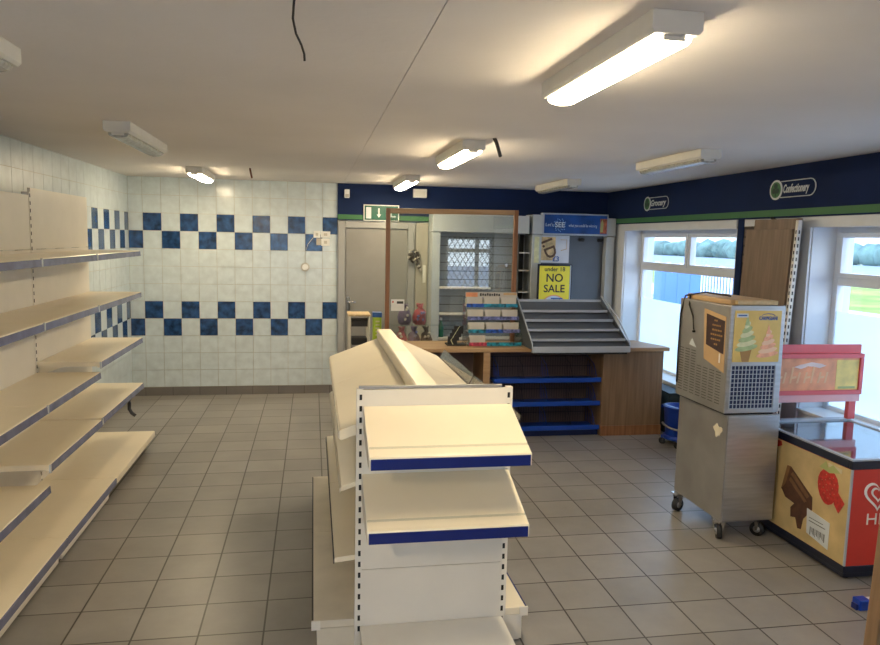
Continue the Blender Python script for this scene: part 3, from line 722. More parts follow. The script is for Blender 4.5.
MB().hexa(bar(.0, 1, -.035, -.03)).build('back_panel', M['grey_plastic'], rt)
for i in range(5):
    s = .13 + i * .2
    if i == 4: s = .965
    mb = MB(); q = slope(s)
    y, z = q.y, q.z
    # level shelf with an upturned light lip
    mb.m(0).hexa([Vector(p) for p in ((rx0, y, z - .006), (xr(s), y, z - .006), (xr(s), y + .13, z - .012 + .02), (rx0, y + .13, z + .008), (rx0, y, z), (xr(s), y, z), (xr(s), y + .13, z + .016), (rx0, y + .13, z + .016))]) if i < 4 else None
    mb.m(1).hexa([Vector(p) for p in ((rx0, y - .006, z - .012), (xr(s), y - .006, z - .012), (xr(s), y, z - .012), (rx0, y, z - .012), (rx0, y - .006, z + .012), (xr(s), y - .006, z + .012), (xr(s), y, z + .012), (rx0, y, z + .012))])
    mb.build('shelf', [M['grey_plastic'], M['grey_light']], rt)
for x, f in ((rx0, lambda s: rx0), (rx1, xr)):
    MB().hexa([Vector(p) for p in ((f(0), 6.33, .874), (f(0) + .008, 6.33, .874), (f(0) + .008, 6.95, .874), (f(0), 6.95, .874), (f(0), 6.33, .915), (f(0) + .008, 6.33, .915), (f(1) + .008, YT, 1.33), (f(1), YT, 1.33))]).build('side_panel', M['grey_plastic'], rt)
MB().tube([(rx0 - .002, YF - .004, .85), (rx0, YF - .002, .93), (rx0 + .0, YT - .02, 1.335)], .007, 8).build('side_trim', M['grey_light'], rt)
MB().tube([(rx1 + .006, YF - .004, .86), (rx1 + .006, YF + .01, .94), (xr(.5) + .02, YF + .28, 1.16), (xr(1) + .006, YT - .02, 1.335)], .007, 8).build('side_trim', M['grey_light'], rt)
MB().box(rx0, rx1 + .008, YF - .012, YF, .848, .905).build('front_lip', M['grey_light'], rt, .003)
MB().box(rx0 + .02, rx1 - .02, YF - .004, YF + .02, .832, .850).build('base_rail', M['black'], rt)

# ------------------------------------------------------------------ units on the back wall
FY = 8.30
def post(x0, x1, z0, z1, t): return MB().box(x0, x1, FY, YB - .035, z0, z1).build('post', M['light_header'], t, .003)
u = thing('slatwall_unit', (1.9, 8.45, 0), 'grey slatwall shelving unit seen behind the glass screen', 'shelving')
post(1.368, 1.462, 0, 1.955, u)
MB().box(1.368, 2.53, FY - .004, YB - .035, 1.962, 2.17).build('header', M['light_header'], u, .004)
mb = MB().box(1.462, 2.385, FY + .12, FY + .135, 0, 1.955)
for k in range(19): mb.m(1).box(1.462, 2.385, FY + .118, FY + .1205, .10 + k * .1, .107 + k * .1)
mb.build('slatted_back', [M['slat'], M['slot']], u)
for z, xe in ((1.315, 2.08), (1.005, 2.385), (.715, 2.385)):
    MB().box(1.462, xe, FY - .02, FY + .118, z - .018, z + .004).build('shelf', M['cream_panel'], u, .002)
for xx in (2.0, 2.28): MB().box(xx, xx + .02, FY + .09, FY + .118, 1.965 - .4, 1.60).build('hook', M['chrome'], u)
u2 = thing('narrow_cabinet', (2.46, 8.45, 0), 'narrow dark open cabinet with white shelves beside slatwall unit', 'cabinet')
MB().box(2.39, 2.53, YB - .06, YB - .036, 0, 1.955).build('back_panel', M['cab_dark'], u2)
MB().box(2.39, 2.395, FY, YB - .06, 0, 1.955).build('side_panel', M['cab_dark'], u2)
for z in (1.74, 1.53, 1.27, 1.0): MB().box(2.396, 2.528, FY + .01, YB - .06, z - .012, z).build('shelf', M['cream_panel'], u2)
u3 = thing('lottery_unit', (3.05, 8.45, 0), 'tall grey display unit under the blue lightbox sign', 'display unit')
post(2.532, 2.648, 0, 1.955, u3); post(3.468, 3.572, 0, 1.945, u3)
MB().box(2.532, 2.648, FY - .004, YB - .035, 1.962, 2.19).build('header_post', M['light_header'], u3, .003); MB().box(3.48, 3.58, FY - .004, YB - .035, 1.955, 2.17).build('header_post', M['light_header'], u3, .003)
MB().box(2.648, 3.468, FY + .10, YB - .035, 0, 1.955).build('back_panel', M['grey_plastic'], u3)
MB().box(2.56, 2.62, FY - .003, FY - .0005, 1.62, 1.93).build('yellow_strip', M['art_pale'], u3)
mb = MB().box(2.648, 3.48, FY - .004, FY + .08, 1.955, 2.215)
lb = mb.build('lightbox', M['grey_light'], u3, .004)
MB().box(2.672, 3.462, FY - .008, FY - .004, 1.975, 2.197).build('sign_face', M['lotto_blue'], lb)
text('lettering', "Let's", .055, face_y(2.735, FY - .010, 2.075), M['letter_white'], lb, shear=.1)
text('lettering', "SEE", .085, face_y(2.865, FY - .010, 2.075), M['letter_white'], lb, bold=.002)
text('lettering', "what you could be winning", .05, face_y(3.155, FY - .010, 2.072), M['letter_white'], lb, sx=.66)
mb = MB()
for k in range(26):
    a = 2 * PI * k / 26; rr = .055 + .012 * (k % 3); cx, cz = 2.865 + rr * math.cos(a), 2.075 + rr * .95 * math.sin(a)
    mb.lathe((cx, FY - .009, cz), [(.006, 0), (.006, .001)], 8, 'y')
mb.build('sparkle_ring', mat('sparkle_blue', (.25, .45, .75)), lb)
mb = MB(); mb.m(0).box(3.375, 3.46, FY - .0095, FY - .008, 1.985, 2.16).m(1).prism([(3.378, 2.0), (3.41, 2.0), (3.418, 2.10), (3.398, 2.155), (3.378, 2.10)], 'y', FY - .0105, FY - .0095)
mb.build('picture_print', [mat('ember_print', (.45, .12, .05), var=.6, vscale=25), M['leaf']], lb)
# posters
u3.location.x += .04; u2.location.x += .02
p1 = thing('id_poster', (2.85, FY + .09, 1.62), 'pale poster with large tilted I.D lettering', 'poster')
MB().box(2.655, 3.035, FY + .092, FY + .097, 1.62, 1.95).build('sheet', mat('poster_white', (.66, .67, .72), .5), p1)
MB().box(2.66, 2.86, FY + .090, FY + .092, 1.65, 1.93).build('print', mat('poster_peach', (.72, .50, .24), .5, var=.4, vscale=12), p1)
text('lettering', 'I.D', .20, face_y(2.775, FY + .088, 1.79, math.radians(-68)), mat('poster_brown', (.14, .07, .03)), p1, bold=.004)
text('lettering', '£3', .085, face_y(2.87, FY + .088, 1.665), M['art_blue'], p1, bold=.002)
mb = MB(); mb.tube([(2.92, FY + .088, 1.90), (3.0, FY + .088, 1.90), (3.0, FY + .088, 1.79), (2.93, FY + .088, 1.77)], .004, 4); mb.build('outline', M['tan'], p1)
p2 = thing('no_sale_sign', (2.80, FY - .1, 1.3), 'yellow sign reading under 18 NO SALE in black frame', 'sign')
yy = 8.16; sx0, sx1 = 2.575, 3.0
MB().box(sx0, sx1, yy, yy + .02, .874, 1.612).build('frame', M['black_gloss'], p2, .003)
MB().box(sx0 + .022, sx1 - .03, yy - .004, yy, .90, 1.59).build('face', M['yellow'], p2)
MB().box(sx1 - .026, sx1 - .014, yy - .003, yy, .9, 1.6).build('frame_edge', M['grey_light'], p2)
cx = (sx0 + sx1) / 2 - .004
text('lettering', 'under 18', .070, face_y(cx, yy - .005, 1.550), M['lettering'], p2, bold=.001)
text('lettering', 'NO', .135, face_y(cx, yy - .005, 1.445), M['lettering'], p2, bold=.002)
text('lettering', 'SALE', .125, face_y(cx, yy - .005, 1.318), M['lettering'], p2, bold=.002)
MB().m(0).lathe((cx, yy - .006, 1.085), [(.165, 0), (.165, .002)], 40, 'y').build('badge_rim', M['orange'], p2)
MB().m(0).lathe((cx, yy - .008, 1.085), [(.152, 0), (.152, .002)], 40, 'y').build('badge', mat('badge_pale_blue', (.55, .65, .80)), p2)
text('lettering', 'no', .075, face_y(cx - .085, yy - .009, 1.140), M['lettering'], p2)
text('lettering', 'TT', .12, face_y(cx + .035, yy - .009, 1.165), M['art_blue'], p2, bold=.002)
p1.location.x += .035; p2.location.x += .035
for xx in (3.22, 3.46):
    h_ = thing('peg_hook', (xx, FY + .09, 1.9), ('left' if xx < 3.34 else 'right') + ' black peg hook on dark panel below blue lightbox', 'hook')
    MB().box(xx - .03, xx + .03, FY + .08, FY + .0995, 1.885, 1.925).build('plate', M['black'], h_)
    MB().tube([(xx, FY + .08, 1.905), (xx, FY + .0, 1.90), (xx, FY - .01, 1.92)], .005, 6).build('prong', M['black'], h_)
bw = thing('black_wreath', (1.62, 8.4, 2.2), 'dark coiled object lying on top of slatwall unit', 'ornament')
mb = MB()
for k in range(5): mb.blob((1.52 + k * .06, 8.42, 2.195 + .01 * math.sin(k * 2)), (.055, .05, .025), jitter=.006)
mb.build('coil', M['cableblk'], bw)
MB().box(1.50, 1.68, 8.30, 8.36, 2.171, 2.19).build('tray', M['steel_dull'], bw)

# things by the door, behind the glass
wr = thing('hanging_wreath', (1.20, 8.2, 1.66), 'dark and silver wreath hanging to the right of door', 'wreath')
mb = MB()
for k in range(16):
    a = 2 * PI * k / 16; mb.m(1 if k % 3 == 0 else 0).blob((1.19 + random.uniform(.03, .065) * math.cos(a), 8.53, 1.665 + random.uniform(.03, .075) * math.sin(a)), (.024, .02, .022), jitter=.012)
for k in range(4): mb.m(k % 2).blob((1.23 + k * .012, 8.53, 1.575 - k * .022), (.02, .015, .022), jitter=.006)
mb.build('ring', [M['brown_dark'], M['beige_box']], wr)
MB().tube([(1.19, 8.53, 1.73), (1.18, 8.58, 1.95)], .003, 6).build('string', M['cableblk'], wr)
pn = thing('side_partition', (1.28, 8.5, 0), 'pale beige wall panel between door and slatwall unit', 'panel')
MB().box(1.215, 1.36, 8.58, YB - .002, 0, 2.06).build('board', mat('beige_partition', (.38, .36, .30)), pn)
MB().box(1.30, 1.335, 8.565, 8.58, 1.35, 1.56).build('cover', M['housing'], pn)
for i, (x, z, m, w, h) in enumerate(((1.02, 1.03, 'purple', .075, .12), (1.19, 1.03, 'toyred', .075, .12), (.985, .76, 'toyred', .065, .13), (1.125, .76, 'purple', .065, .13), (1.265, .76, 'brown_dark', .065, .13))):
    lab = ['purple toy bag, upper left of heap behind the glass', 'red toy bag, upper right of heap behind the glass', 'red toy bag low at left of heap behind glass', 'purple toy bag low in middle of heap behind glass', 'brown soft toy low at right of heap behind glass'][i]
    tt = thing('soft_toy_bag', (x, 8.0 - i * .02, z), lab, 'toy', 'soft toy bags heaped behind the screen')
    mb = MB(); mb.lathe((x, 8.0, z - h), [(w * .7, 0), (w * .95, h * .25), (w, h * .8), (w * .8, h * 1.3), (w * .3, h * 1.55), (w * .25, h * 1.62), (w * .55, h * 1.95)], 14)
    for v in mb.bm.verts: v.co += Vector([random.uniform(-.012, .012) for _ in range(3)])
    mb.build('bag', M[m], tt)
    mb = MB()
    for q in range(5): mb.blob((x + random.uniform(-.5, .5) * w, 7.935, z + random.uniform(-.6, .6) * h), (.016, .012, .016), jitter=.005)
    mb.build('print', M['beige_box'] if i % 2 == 0 else M['violet_pack'], tt)
tl = thing('toy_table', (1.17, 8.0, 0), 'low dark table holding the heap of soft toys', 'table')
MB().box(.90, 1.38, 7.85, 8.2, .585, .615).build('tabletop', M['wood_board'], tl)
for x in (.92, 1.34):
    for y in (7.87, 8.16): MB().box(x, x + .03, y, y + .03, 0, .585).build('leg', M['dark_metal'], tl)
# trolley with yellow top, lime tube
tr_ = thing('step_trolley', (.50, 7.35, 0), 'small metal trolley with pale wooden top by the door', 'trolley')
MB().box(.35, .575, 7.22, 7.52, 1.085, 1.105).build('top', M['wood_pale'], tr_, .003)
for x in (.36, .55):
    for y in (7.23, 7.49): MB().tube([(x + .008, y + .01, 0), (x + .008, y + .01, 1.085)], .012, 8).build('leg', M['beige_box'], tr_)
MB().box(.37, .56, 7.24, 7.5, .98, 1.04).build('drawer', M['black'], tr_)
MB().box(.37, .56, 7.24, 7.5, .77, .79).build('shelf', M['steel_dull'], tr_)
bb = thing('black_basket', (.47, 7.35, .79), 'black basket on the lower trolley shelf by door', 'basket')
MB().box(.385, .545, 7.25, 7.45, .79, .86).build('tray', M['black'], bb, .01)
tb_ = thing('lime_tube', (.63, 7.0, .872), 'lime green upright tub with blue lid on counter end', 'tub')
xx, y_ = .602 + .035, 7.14
lt = MB().box(xx - .045, xx + .04, y_, y_ + .08, .80, 1.085).build('body', M['lime'], tb_, .008)
MB().box(xx - .05, xx + .045, y_ - .005, y_ + .085, 1.085, 1.135).build('lid', M['art_blue'], tb_, .006)
for k in range(5): MB().box(xx - .02, xx + .02, y_ - .003, y_, .90 + k * .034, .915 + k * .034).build('print', M['art_pale'], tb_)
ts = thing('tub_stand', (xx, 7.18, 0), 'plain grey stand beneath the lime green tub', 'stand')
MB().box(xx - .05, xx + .05, y_ - .01, y_ + .09, .78, .80).build('top', M['steel_dull'], ts)
MB().tube([(xx, y_ + .04, 0), (xx, y_ + .04, .78)], .015, 10).build('pole', M['steel_dull'], ts)
MB().lathe((xx, y_ + .04, 0), [(.045, 0), (.045, .015)], 20).build('base', M['steel_dull'], ts)
gb = thing('green_bottle', (1.43, 8.2, 0), 'dark green bottle with white cap on the lower slatwall shelf', 'bottle')
MB().lathe((1.50, 8.36, .719), [(.03, 0), (.034, .01), (.034, .13), (.015, .17), (.013, .20)], 16).build('body', M['greenbottle'], gb)
MB().lathe((1.50, 8.36, .919), [(.016, 0), (.016, .03)], 14).build('cap', M['white_plastic'], gb)

# ------------------------------------------------------------------ leaning boards on the right pier
def lean(mb, y0, y1, z1, off, th):
    def X(z): return 3.42 + .04 * z + off
    mb.hexa([Vector(p) for p in ((X(0), y0, 0), (X(0) + th, y0, 0), (X(0) + th, y1, 0), (X(0), y1, 0), (X(z1), y0, z1), (X(z1) + th, y0, z1), (X(z1) + th, y1, z1), (X(z1), y1, z1))])
    return mb
tag(lean(MB(), 4.84, 5.42, 2.005, 0, .018).build('wooden_board', M['wood_board'], root=(3.35, 5.1, 0), bevel=.002), 'front brown wooden board leaning on the pier between windows', 'board')
tag(lean(MB(), 4.80, 5.36, 2.085, .028, .018).build('wooden_board', M['wood_board'], root=(3.38, 5.1, 0), bevel=.002), 'taller rear brown board leaning on pier behind the front board', 'board')
us = thing('slotted_upright', (3.40, 4.78, 0), 'cream slotted shelving upright leaning beside the brown boards', 'upright')
lean(MB(), 4.775, 4.805, 2.07, -.005, .03).build('post', M['cream_panel'], us)
mb = MB()
for k in range(38):
    z = .12 + k * .05; x = 3.415 + .04 * z
    mb.box(x - .0012, x + .004, 4.785, 4.795, z, z + .026)
for k in range(38):
    z = .12 + k * .05; x = 3.415 + .04 * z + .010
    mb.box(x, x + .010, 4.7735, 4.7755, z, z + .026)
mb.build('slots', M['slot'], us)
us_ = MB().hexa([Vector(p) for p in ((3.55, 5.16, 2.075), (3.58, 5.16, 2.075), (3.58, 5.20, 2.105), (3.55, 5.20, 2.105), (3.545, 4.96, 2.00), (3.575, 4.96, 2.00), (3.575, 4.97, 2.03), (3.545, 4.97, 2.03))])
tag(us_.build('black_bracket', M['black'], root=(3.56, 5.1, 2.0)), 'black angled bracket at the top of the leaning boards', 'bracket')
MBs = MB().box(3.568, 3.570, 4.90, 4.93, 1.86, 1.93)

# ------------------------------------------------------------------ steel trolley cabinet and ice cream machine
mx0, mx1, my0, my1 = 2.545, 2.905, 4.0, 4.60
sc_ = thing('steel_trolley_cabinet', (2.72, 4.3, 0), 'stainless steel cabinet on castors under the ice cream machine', 'cabinet')
MB().box(mx0, mx1, my0, my1, .13, .822).build('cabinet_body', M['steel_dull'], sc_, .004)
MB().box(mx0 + .006, mx1 - .004, my0 - .006, my0, .14, .815).build('front_door', M['steel'], sc_, .002)
mb = MB(); random.seed(3)
pts = [(my0 + .10 + .045 * math.cos(a) * (1 + .35 * math.sin(3 * a)) , .70 + .038 * math.sin(a) * (1 + .3 * math.cos(5 * a))) for a in [2 * PI * k / 22 for k in range(22)]]
mb.prism(pts, 'x', mx0 - .0012, mx0)
mb.build('peeled_sticker', M['stain'], sc_)
def castor(x, y, ang):
    mb = MB(); r = .045
    mb.box(x - .035, x + .035, y - .035, y + .035, .118, .13)
    ca, sa = math.cos(ang), math.sin(ang)
    for s in (-1, 1):
        ox, oy = -sa * .022 * s, ca * .022 * s
        mb.hexa([Vector(p) for p in ((x + ox - .004, y + oy - .004, .04), (x + ox + .004, y + oy - .004, .04), (x + ox + .004, y + oy + .004, .04), (x + ox - .004, y + oy + .004, .04), (x + ox - .02, y + oy - .004, .12), (x + ox + .02, y + oy - .004, .12), (x + ox + .02, y + oy + .004, .12), (x + ox - .02, y + oy + .004, .12))])
    c = mb.build('castor', M['chrome'], sc_)
    w = MB(); d = Vector((-sa, ca, 0)) * .015
    w.tube([Vector((x, y, r)) - d, Vector((x, y, r)) + d], r, 24); w.build('wheel', M['black'], c)
    w = MB(); d2 = d * 1.15; w.tube([Vector((x, y, r)) - d2, Vector((x, y, r)) + d2], r * .5, 16); w.build('hub', M['steel_dull'], c)
castor(mx0 + .03, my0 + .06, 1.2); castor(mx1 - .05, my0 + .07, 2.2); castor(mx0 + .0, my1 - .06, .4); castor(mx1 - .04, my1 - .05, .8)
mx0, mx1 = 2.512, 2.888
im = thing('ice_cream_machine', (2.70, 4.3, .824), 'steel ice cream machine with yellow cone artwork on front', 'ice cream machine')
z0, z1 = .832, 1.507
MB().box(mx0 + .004, mx1 - .005, my0 + .005, my1 + .015, z0, z1).build('housing', M['steel_dull'], im, .006)
MB().box(mx0 + .02, mx1 - .02, my0 + .02, my1, .823, z0).build('foot', M['black'], im)
MB().box(mx0 + .004, mx1 - .003, my0 - .006, my0 + .005, z0 + .005, z1 + .004).build('front_bezel', M['steel'], im, .003)
# side louvres
mb = MB()
for k in range(17):
    z = .88 + k * .018
    for c in range(7):
        y = my0 + .06 + c * .078
        if k > 13 and c < 1: continue
        if k > 11 and c < 4 : continue
        mb.box(mx0 + .0025, mx0 + .0045, y, y + .055, z, z + .005)
mb.build('side_louvres', mat('louvre_shadow', (.10, .095, .085), .6), im)
# top lid / tray
MB().box(mx0 + .03, mx1 - .06, my0 + .05, my1 - .02, z1, z1 + .035).build('top_lid', M['tan'], im, .008)
MB().box(mx0 + .06, mx1 - .04, my0 + .02, my0 + .10, z1 + .005, z1 + .032).build('lid_handle', M['wood_pale'], im, .003)
# front art
fy = my0 - .007
ax0, ax1, az0, az1 = mx0 + .03, mx1 - .03, 1.160, 1.480
pa = MB().box(ax0, ax1, fy - .003, fy, az0, az1).build('art_panel', M['art_yellow'], im)
def swirl(cx, zb, W, Ht, mm, name, lean_=0.0):
    mb = MB(); n = 6
    for k in range(n):
        w = W * (1 - k / n) ** .75; z = zb + Ht * k / n * .95; hh = Ht / n * 1.15
        pts = []
        for q in range(17):
            a = 2 * PI * q / 16 if q < 16 else None
            if a is None: break
            pts.append((cx + lean_ * k + w * math.cos(a), z + hh * (.55 * math.sin(a) + .35 * math.cos(a)) + hh * .4))
        mb.m(k % 2).prism(pts, 'y', fy - .0042 - k * .0001, fy - .003)
    mb.m(0).prism([(cx + lean_ * 4 - W * .22, zb + Ht * .86), (cx + lean_ * 4 + W * .22, zb + Ht * .84), (cx + lean_ * 5 - W * .05, zb + Ht * 1.22)], 'y', fy - .0048, fy - .003)
    mb.build(name, mm, pa)
swirl(ax0 + .088, az0 + .075, .076, .180, [M['art_green'], M['art_pale']], 'mint_swirl')
swirl(ax0 + .235, az0 + .035, .074, .165, [M['art_pink'], mat('pink_swirl_light', (.82, .55, .36), .4)], 'pink_swirl')
MB().prism([(ax0 + .045, az0 + .075), (ax0 + .125, az0 + .078), (ax0 + .11, az0 + .002), (ax0 + .065, az0 + .002)], 'y', fy - .0040, fy - .003).build('cone', M['art_cone'], pa)
MB().box(ax0 + .012, ax0 + .088, fy - .005, fy - .003, az1 - .042, az1 - .018).build('sticker', M['letter_white'], pa)
MB().box(ax0 + .020, ax0 + .080, fy - .0055, fy - .005, az1 - .034, az1 - .026).build('print', M['art_blue'], pa)
text('lettering', 'CARPIGIANI', .032, face_y(ax0 + .225, fy - .0045, az1 - .048), M['art_blue'], pa, sx=.72, bold=.0008)
mb = MB(); P = [(ax0 + .225 + .045 * math.cos(a), fy - .004, az1 - .034 + .016 * math.sin(a)) for a in [PI * k / 8 for k in range(9)]]
mb.tube(P, .0018, 4).build('logo_arc', M['art_blue'], pa)
# front grille
gx0, gx1, gz0, gz1 = mx0 + .030, mx1 - .050, .868, 1.138
MB().box(gx0, gx1, fy - .001, fy + .001, gz0, gz1).build('grille_recess', mat('grille_navy', (.003, .014, .07)), im)
mb = MB()
for k in range(13): x = gx0 + (gx1 - gx0) * k / 12; mb.box(x - .002, x + .002, fy - .005, fy - .001, gz0, gz1)
for k in range(11): z = gz0 + (gz1 - gz0) * k / 10; mb.box(gx0, gx1, fy - .007, fy - .004, z - .002, z + .002)
mb.build('grille', M['grey_light'], im)
MB().box(gx0 - .012, gx0, fy - .007, fy, gz0 - .01, gz1 + .012).box(gx1, gx1 + .012, fy - .007, fy, gz0 - .01, gz1 + .012).box(gx0, gx1, fy - .007, fy, gz1, gz1 + .012).box(gx0, gx1, fy - .007, fy, gz0 - .012, gz0).build('grille_frame', M['steel'], im, .002)
# side label
lx = mx0 + .004
lbm = MB().prism([(4.03, 1.085), (4.27, 1.14), (4.295, 1.465), (4.04, 1.435)], 'x', lx - .002, lx).build('side_label', M['tan'], im)
MB().prism([(4.045, 1.20), (4.25, 1.235), (4.262, 1.435), (4.048, 1.408)], 'x', lx - .0035, lx - .002).build('print', M['label_dark'], lbm)
mb = MB()
for k, (w, c) in enumerate(((.04, 4.145), (.10, 4.135), (.10, 4.135), (.12, 4.14), (.11, 4.14), (.03, 4.14))):
    z = 1.395 - k * .03
    x = c + w / 2
    while x > c - w / 2:
        l = random.uniform(.010, .022); mb.box(lx - .0045, lx - .0035, x - l, x, z, z + .011); x -= l + .006
mb.build('print', M['art_cone'], lbm)
MB().box(lx - .005, lx - .0035, 4.075, 4.09, 1.14, 1.20).build('print', M['letter_pale'], lbm)
mb = MB().prism([(4.37, 1.195), (4.46, 1.205), (4.44, 1.235), (4.425, 1.25), (4.41, 1.232)], 'x', lx - .002, lx); mb.build('torn_sticker', M['letter_white'], im)
MB().tube([(lx - .004, 4.395, 1.30), (lx - .02, 4.395, 1.30)], .007, 10).build('knob', M['black'], im)
MB().tube([(lx + .12, 4.20, z1 + .045), (lx + .06, 4.40, z1 + .055), (lx + .005, 4.56, z1 + .02), (lx - .009, 4.585, 1.40), (lx - .009, 4.59, 1.1), (lx - .009, 4.585, .92)], .006, 8).build('power_cable', M['cableblk'], im)
MB().tube([(lx + .02, 4.52, z1 + .02), (lx - .008, 4.48, 1.47), (lx - .01, 4.42, 1.40), (lx - .01, 4.40, 1.31)], .005, 8).build('power_cable', M['cableblk'], im)

# ------------------------------------------------------------------ chest freezer
fx0, fx1, fy0, fy1 = 2.958, 3.635, 3.42, 4.31
fr = thing('chest_freezer', (3.3, 3.87, 0), 'red and cream chest freezer with heart logo by window', 'freezer')
MB().box(fx0, fx1, fy0, fy1, .06, .648).build('body', M['red'], fr, .004)
MB().box(fx0 + .01, fx1 - .01, fy0 + .01, fy1 - .01, .012, .06).box(fx0 - .003, fx1 + .003, fy0 - .003, fy1, .042, .085).build('plinth', M['black_gloss'], fr, .003)
for x in (fx0 + .05, fx1 - .05):
    for y in (fy0 + .05, fy1 - .05): MB().tube([(x, y, 0), (x, y, .014)], .022, 12).build('foot', M['black'], fr)
mb = MB()
mb.box(fx0 - .006, fx1 + .006, fy0 - .006, fy0 + .02, .648, .696).box(fx0 - .006, fx1 + .006, fy1 - .02, fy1 + .004, .648, .696).box(fx0 - .006, fx0 + .02, fy0 + .02, fy1 - .02, .648, .696).box(fx1 - .02, fx1 + .006, fy0 + .02, fy1 - .02, .648, .696)
mb.build('rim', M['black_gloss'], fr, .004)
mb = MB()
mb.box(fx0 - .004, fx1 + .004, fy0 - .004, fy0 + .022, .696, .706).box(fx0 - .004, fx1 + .004, fy1 - .05, fy1 + .004, .696, .712).box(fx0 - .004, fx0 + .018, fy0 + .022, fy1 - .05, .696, .706).box(fx1 - .018, fx1 + .004, fy0 + .022, fy1 - .05, .696, .706)
mb.build('lid_frame', M['grey_light'], fr, .002)
MB().box(fx0 + .018, fx1 - .018, fy0 + .022, fy1 - .05, .690, .700).build('glass_lid', M['lid_glass'], fr)
MB().box(fx0 + .02, fx1 - .02, fy0 + .022, fy1 - .05, .649, .660).build('inner_liner', mat('liner_grey', (.48, .54, .60), .4), fr)
ap = MB().box(fx0 - .004, fx0, fy0 + .006, fy1 - .006, .088, .645).build('side_artwork', M['artcream'], fr, label='cream side panel printed with chocolate and strawberries')
xa = fx0 - .005
# strawberry
def poly(pts, m, name, d=.0012, par=ap):
    if name.startswith('chocolate'): pts = [(3.845 + (y - 3.845) * 1.28, .33 + (z - .35) * 1.18) for y, z in pts]
    return MB().prism(pts, 'x', xa - d, xa + .001).build(name, m, par)
def berry(cy, cz, s, nm):
    pts = []
    for k in range(18):
        a = 2 * PI * k / 18; r = 1 + .12 * math.sin(a)
        pts.append((cy - s * .92 * r * math.cos(a), cz + s * (math.sin(a) * 1.15 - .1)))
    poly(pts, M['berry'], nm)
    mb = MB()
    for i in range(16):
        a = i * 2.4; rr = s * .8 * math.sqrt((i + .5) / 16); y, z = cy + rr * math.cos(a), cz + rr * math.sin(a)
        mb.prism([(y - .0025, z), (y, z + .004), (y + .0025, z), (y, z - .004)], 'x', xa - .0018, xa - .001)
    mb.build('seeds', M['tan'], ap)
berry(3.59, .50, .092, 'strawberry')
poly([(3.67, .59), (3.62, .635), (3.60, .60), (3.56, .63), (3.50, .60), (3.585, .575)], M['leaf'], 'leaf', .002)
poly([(3.525, .50), (3.45, .44), (3.49, .37), (3.53, .41)], M['berry'], 'strawberry', .0026)
poly([(4.13, .64), (4.28, .64), (4.28, .60), (4.19, .585), (4.13, .61)], M['berry'], 'strawberry')
poly([(4.05, .60), (4.10, .59), (4.13, .61), (4.12, .64), (4.03, .64), (4.02, .615)], M['berry'], 'strawberry')
poly([(4.10, .50), (4.16, .40), (4.22, .38), (4.22, .56), (4.13, .56)], M['berry'], 'strawberry')
poly([(4.18, .50), (4.24, .47), (4.28, .40), (4.28, .54), (4.22, .55)], M['berry'], 'strawberry')
# chocolate bar
poly([(3.905, .500), (3.74, .395), (3.735, .330), (3.79, .26), (3.80, .20), (3.825, .195), (3.845, .245), (3.88, .235), (3.885, .285), (3.86, .315), (3.93, .325), (3.96, .36)], M['choc'], 'chocolate_bar')
poly([(3.905, .500), (3.935, .395), (3.955, .37), (3.965, .355), (3.93, .50)], M['choc2'], 'chocolate_edge', .002)
poly([(3.885, .478), (3.76, .392), (3.775, .375), (3.90, .46)], M['choc2'], 'chocolate_segment', .002)
poly([(3.90, .445), (3.775, .360), (3.79, .348), (3.91, .425)], M['choc2'], 'chocolate_segment', .002)
poly([(3.55, .125), (3.735, .155), (3.745, .305), (3.55, .285)], M['letter_white'], 'label', .0022)
mb = MB()
for k in range(13):
    y = 3.58 + k * .010; mb.box(xa - .0034, xa - .0022, y, y + (.003 if k % 3 else .006), .155 + (k % 4) * .006, .205)
mb.box(xa - .0034, xa - .0022, 3.58, 3.72, .235, .240).box(xa - .0034, xa - .0022, 3.60, 3.72, .255, .259)
mb.build('printed_lines', mat('label_grey', (.12, .12, .12)), ap)
poly([(3.49, .60), (3.60, .612), (3.60, .632), (3.49, .625)], mat('faded_sticker', (.62, .55, .35)), 'sticker')
# heart logo on the near face
yq = fy0 - .0045
def heart(cx, cz, s, t, m, name):
    out_ = []; inn = []
    for k in range(40):
        a = 2 * PI * k / 40
        hx = 16 * math.sin(a) ** 3 / 16; hz = (13 * math.cos(a) - 5 * math.cos(2 * a) - 2 * math.cos(3 * a) - math.cos(4 * a)) / 16
        out_.append(Vector((cx + s * hx, 0, cz + s * hz))); inn.append(Vector((cx + s * (1 - t) * hx, 0, cz + s * (1 - t) * hz + .0)))
    mb = MB()
    for k in range(40):
        j = (k + 1) % 40
        A, B, C_, D_ = out_[k], out_[j], inn[j], inn[k]
        mb.face([(A.x, yq, A.z), (B.x, yq, B.z), (C_.x, yq, C_.z), (D_.x, yq, D_.z)])
    return mb.build(name, m, fr)
hx_ = fx0 + .178
heart(hx_, .50, .095, .20, M['letter_pale'], 'heart_logo'); heart(hx_, .505, .050, .30, M['letter_pale'], 'heart_logo')
text('lettering', 'HB', .095, face_y(hx_, yq, .355), M['letter_pale'], fr, sx=1.15)
MB().box(fx0 - .006, fx0 + .006, fy0 - .007, fy0 + .004, .088, .648).build('corner_trim', M['grey_light'], fr, .002)

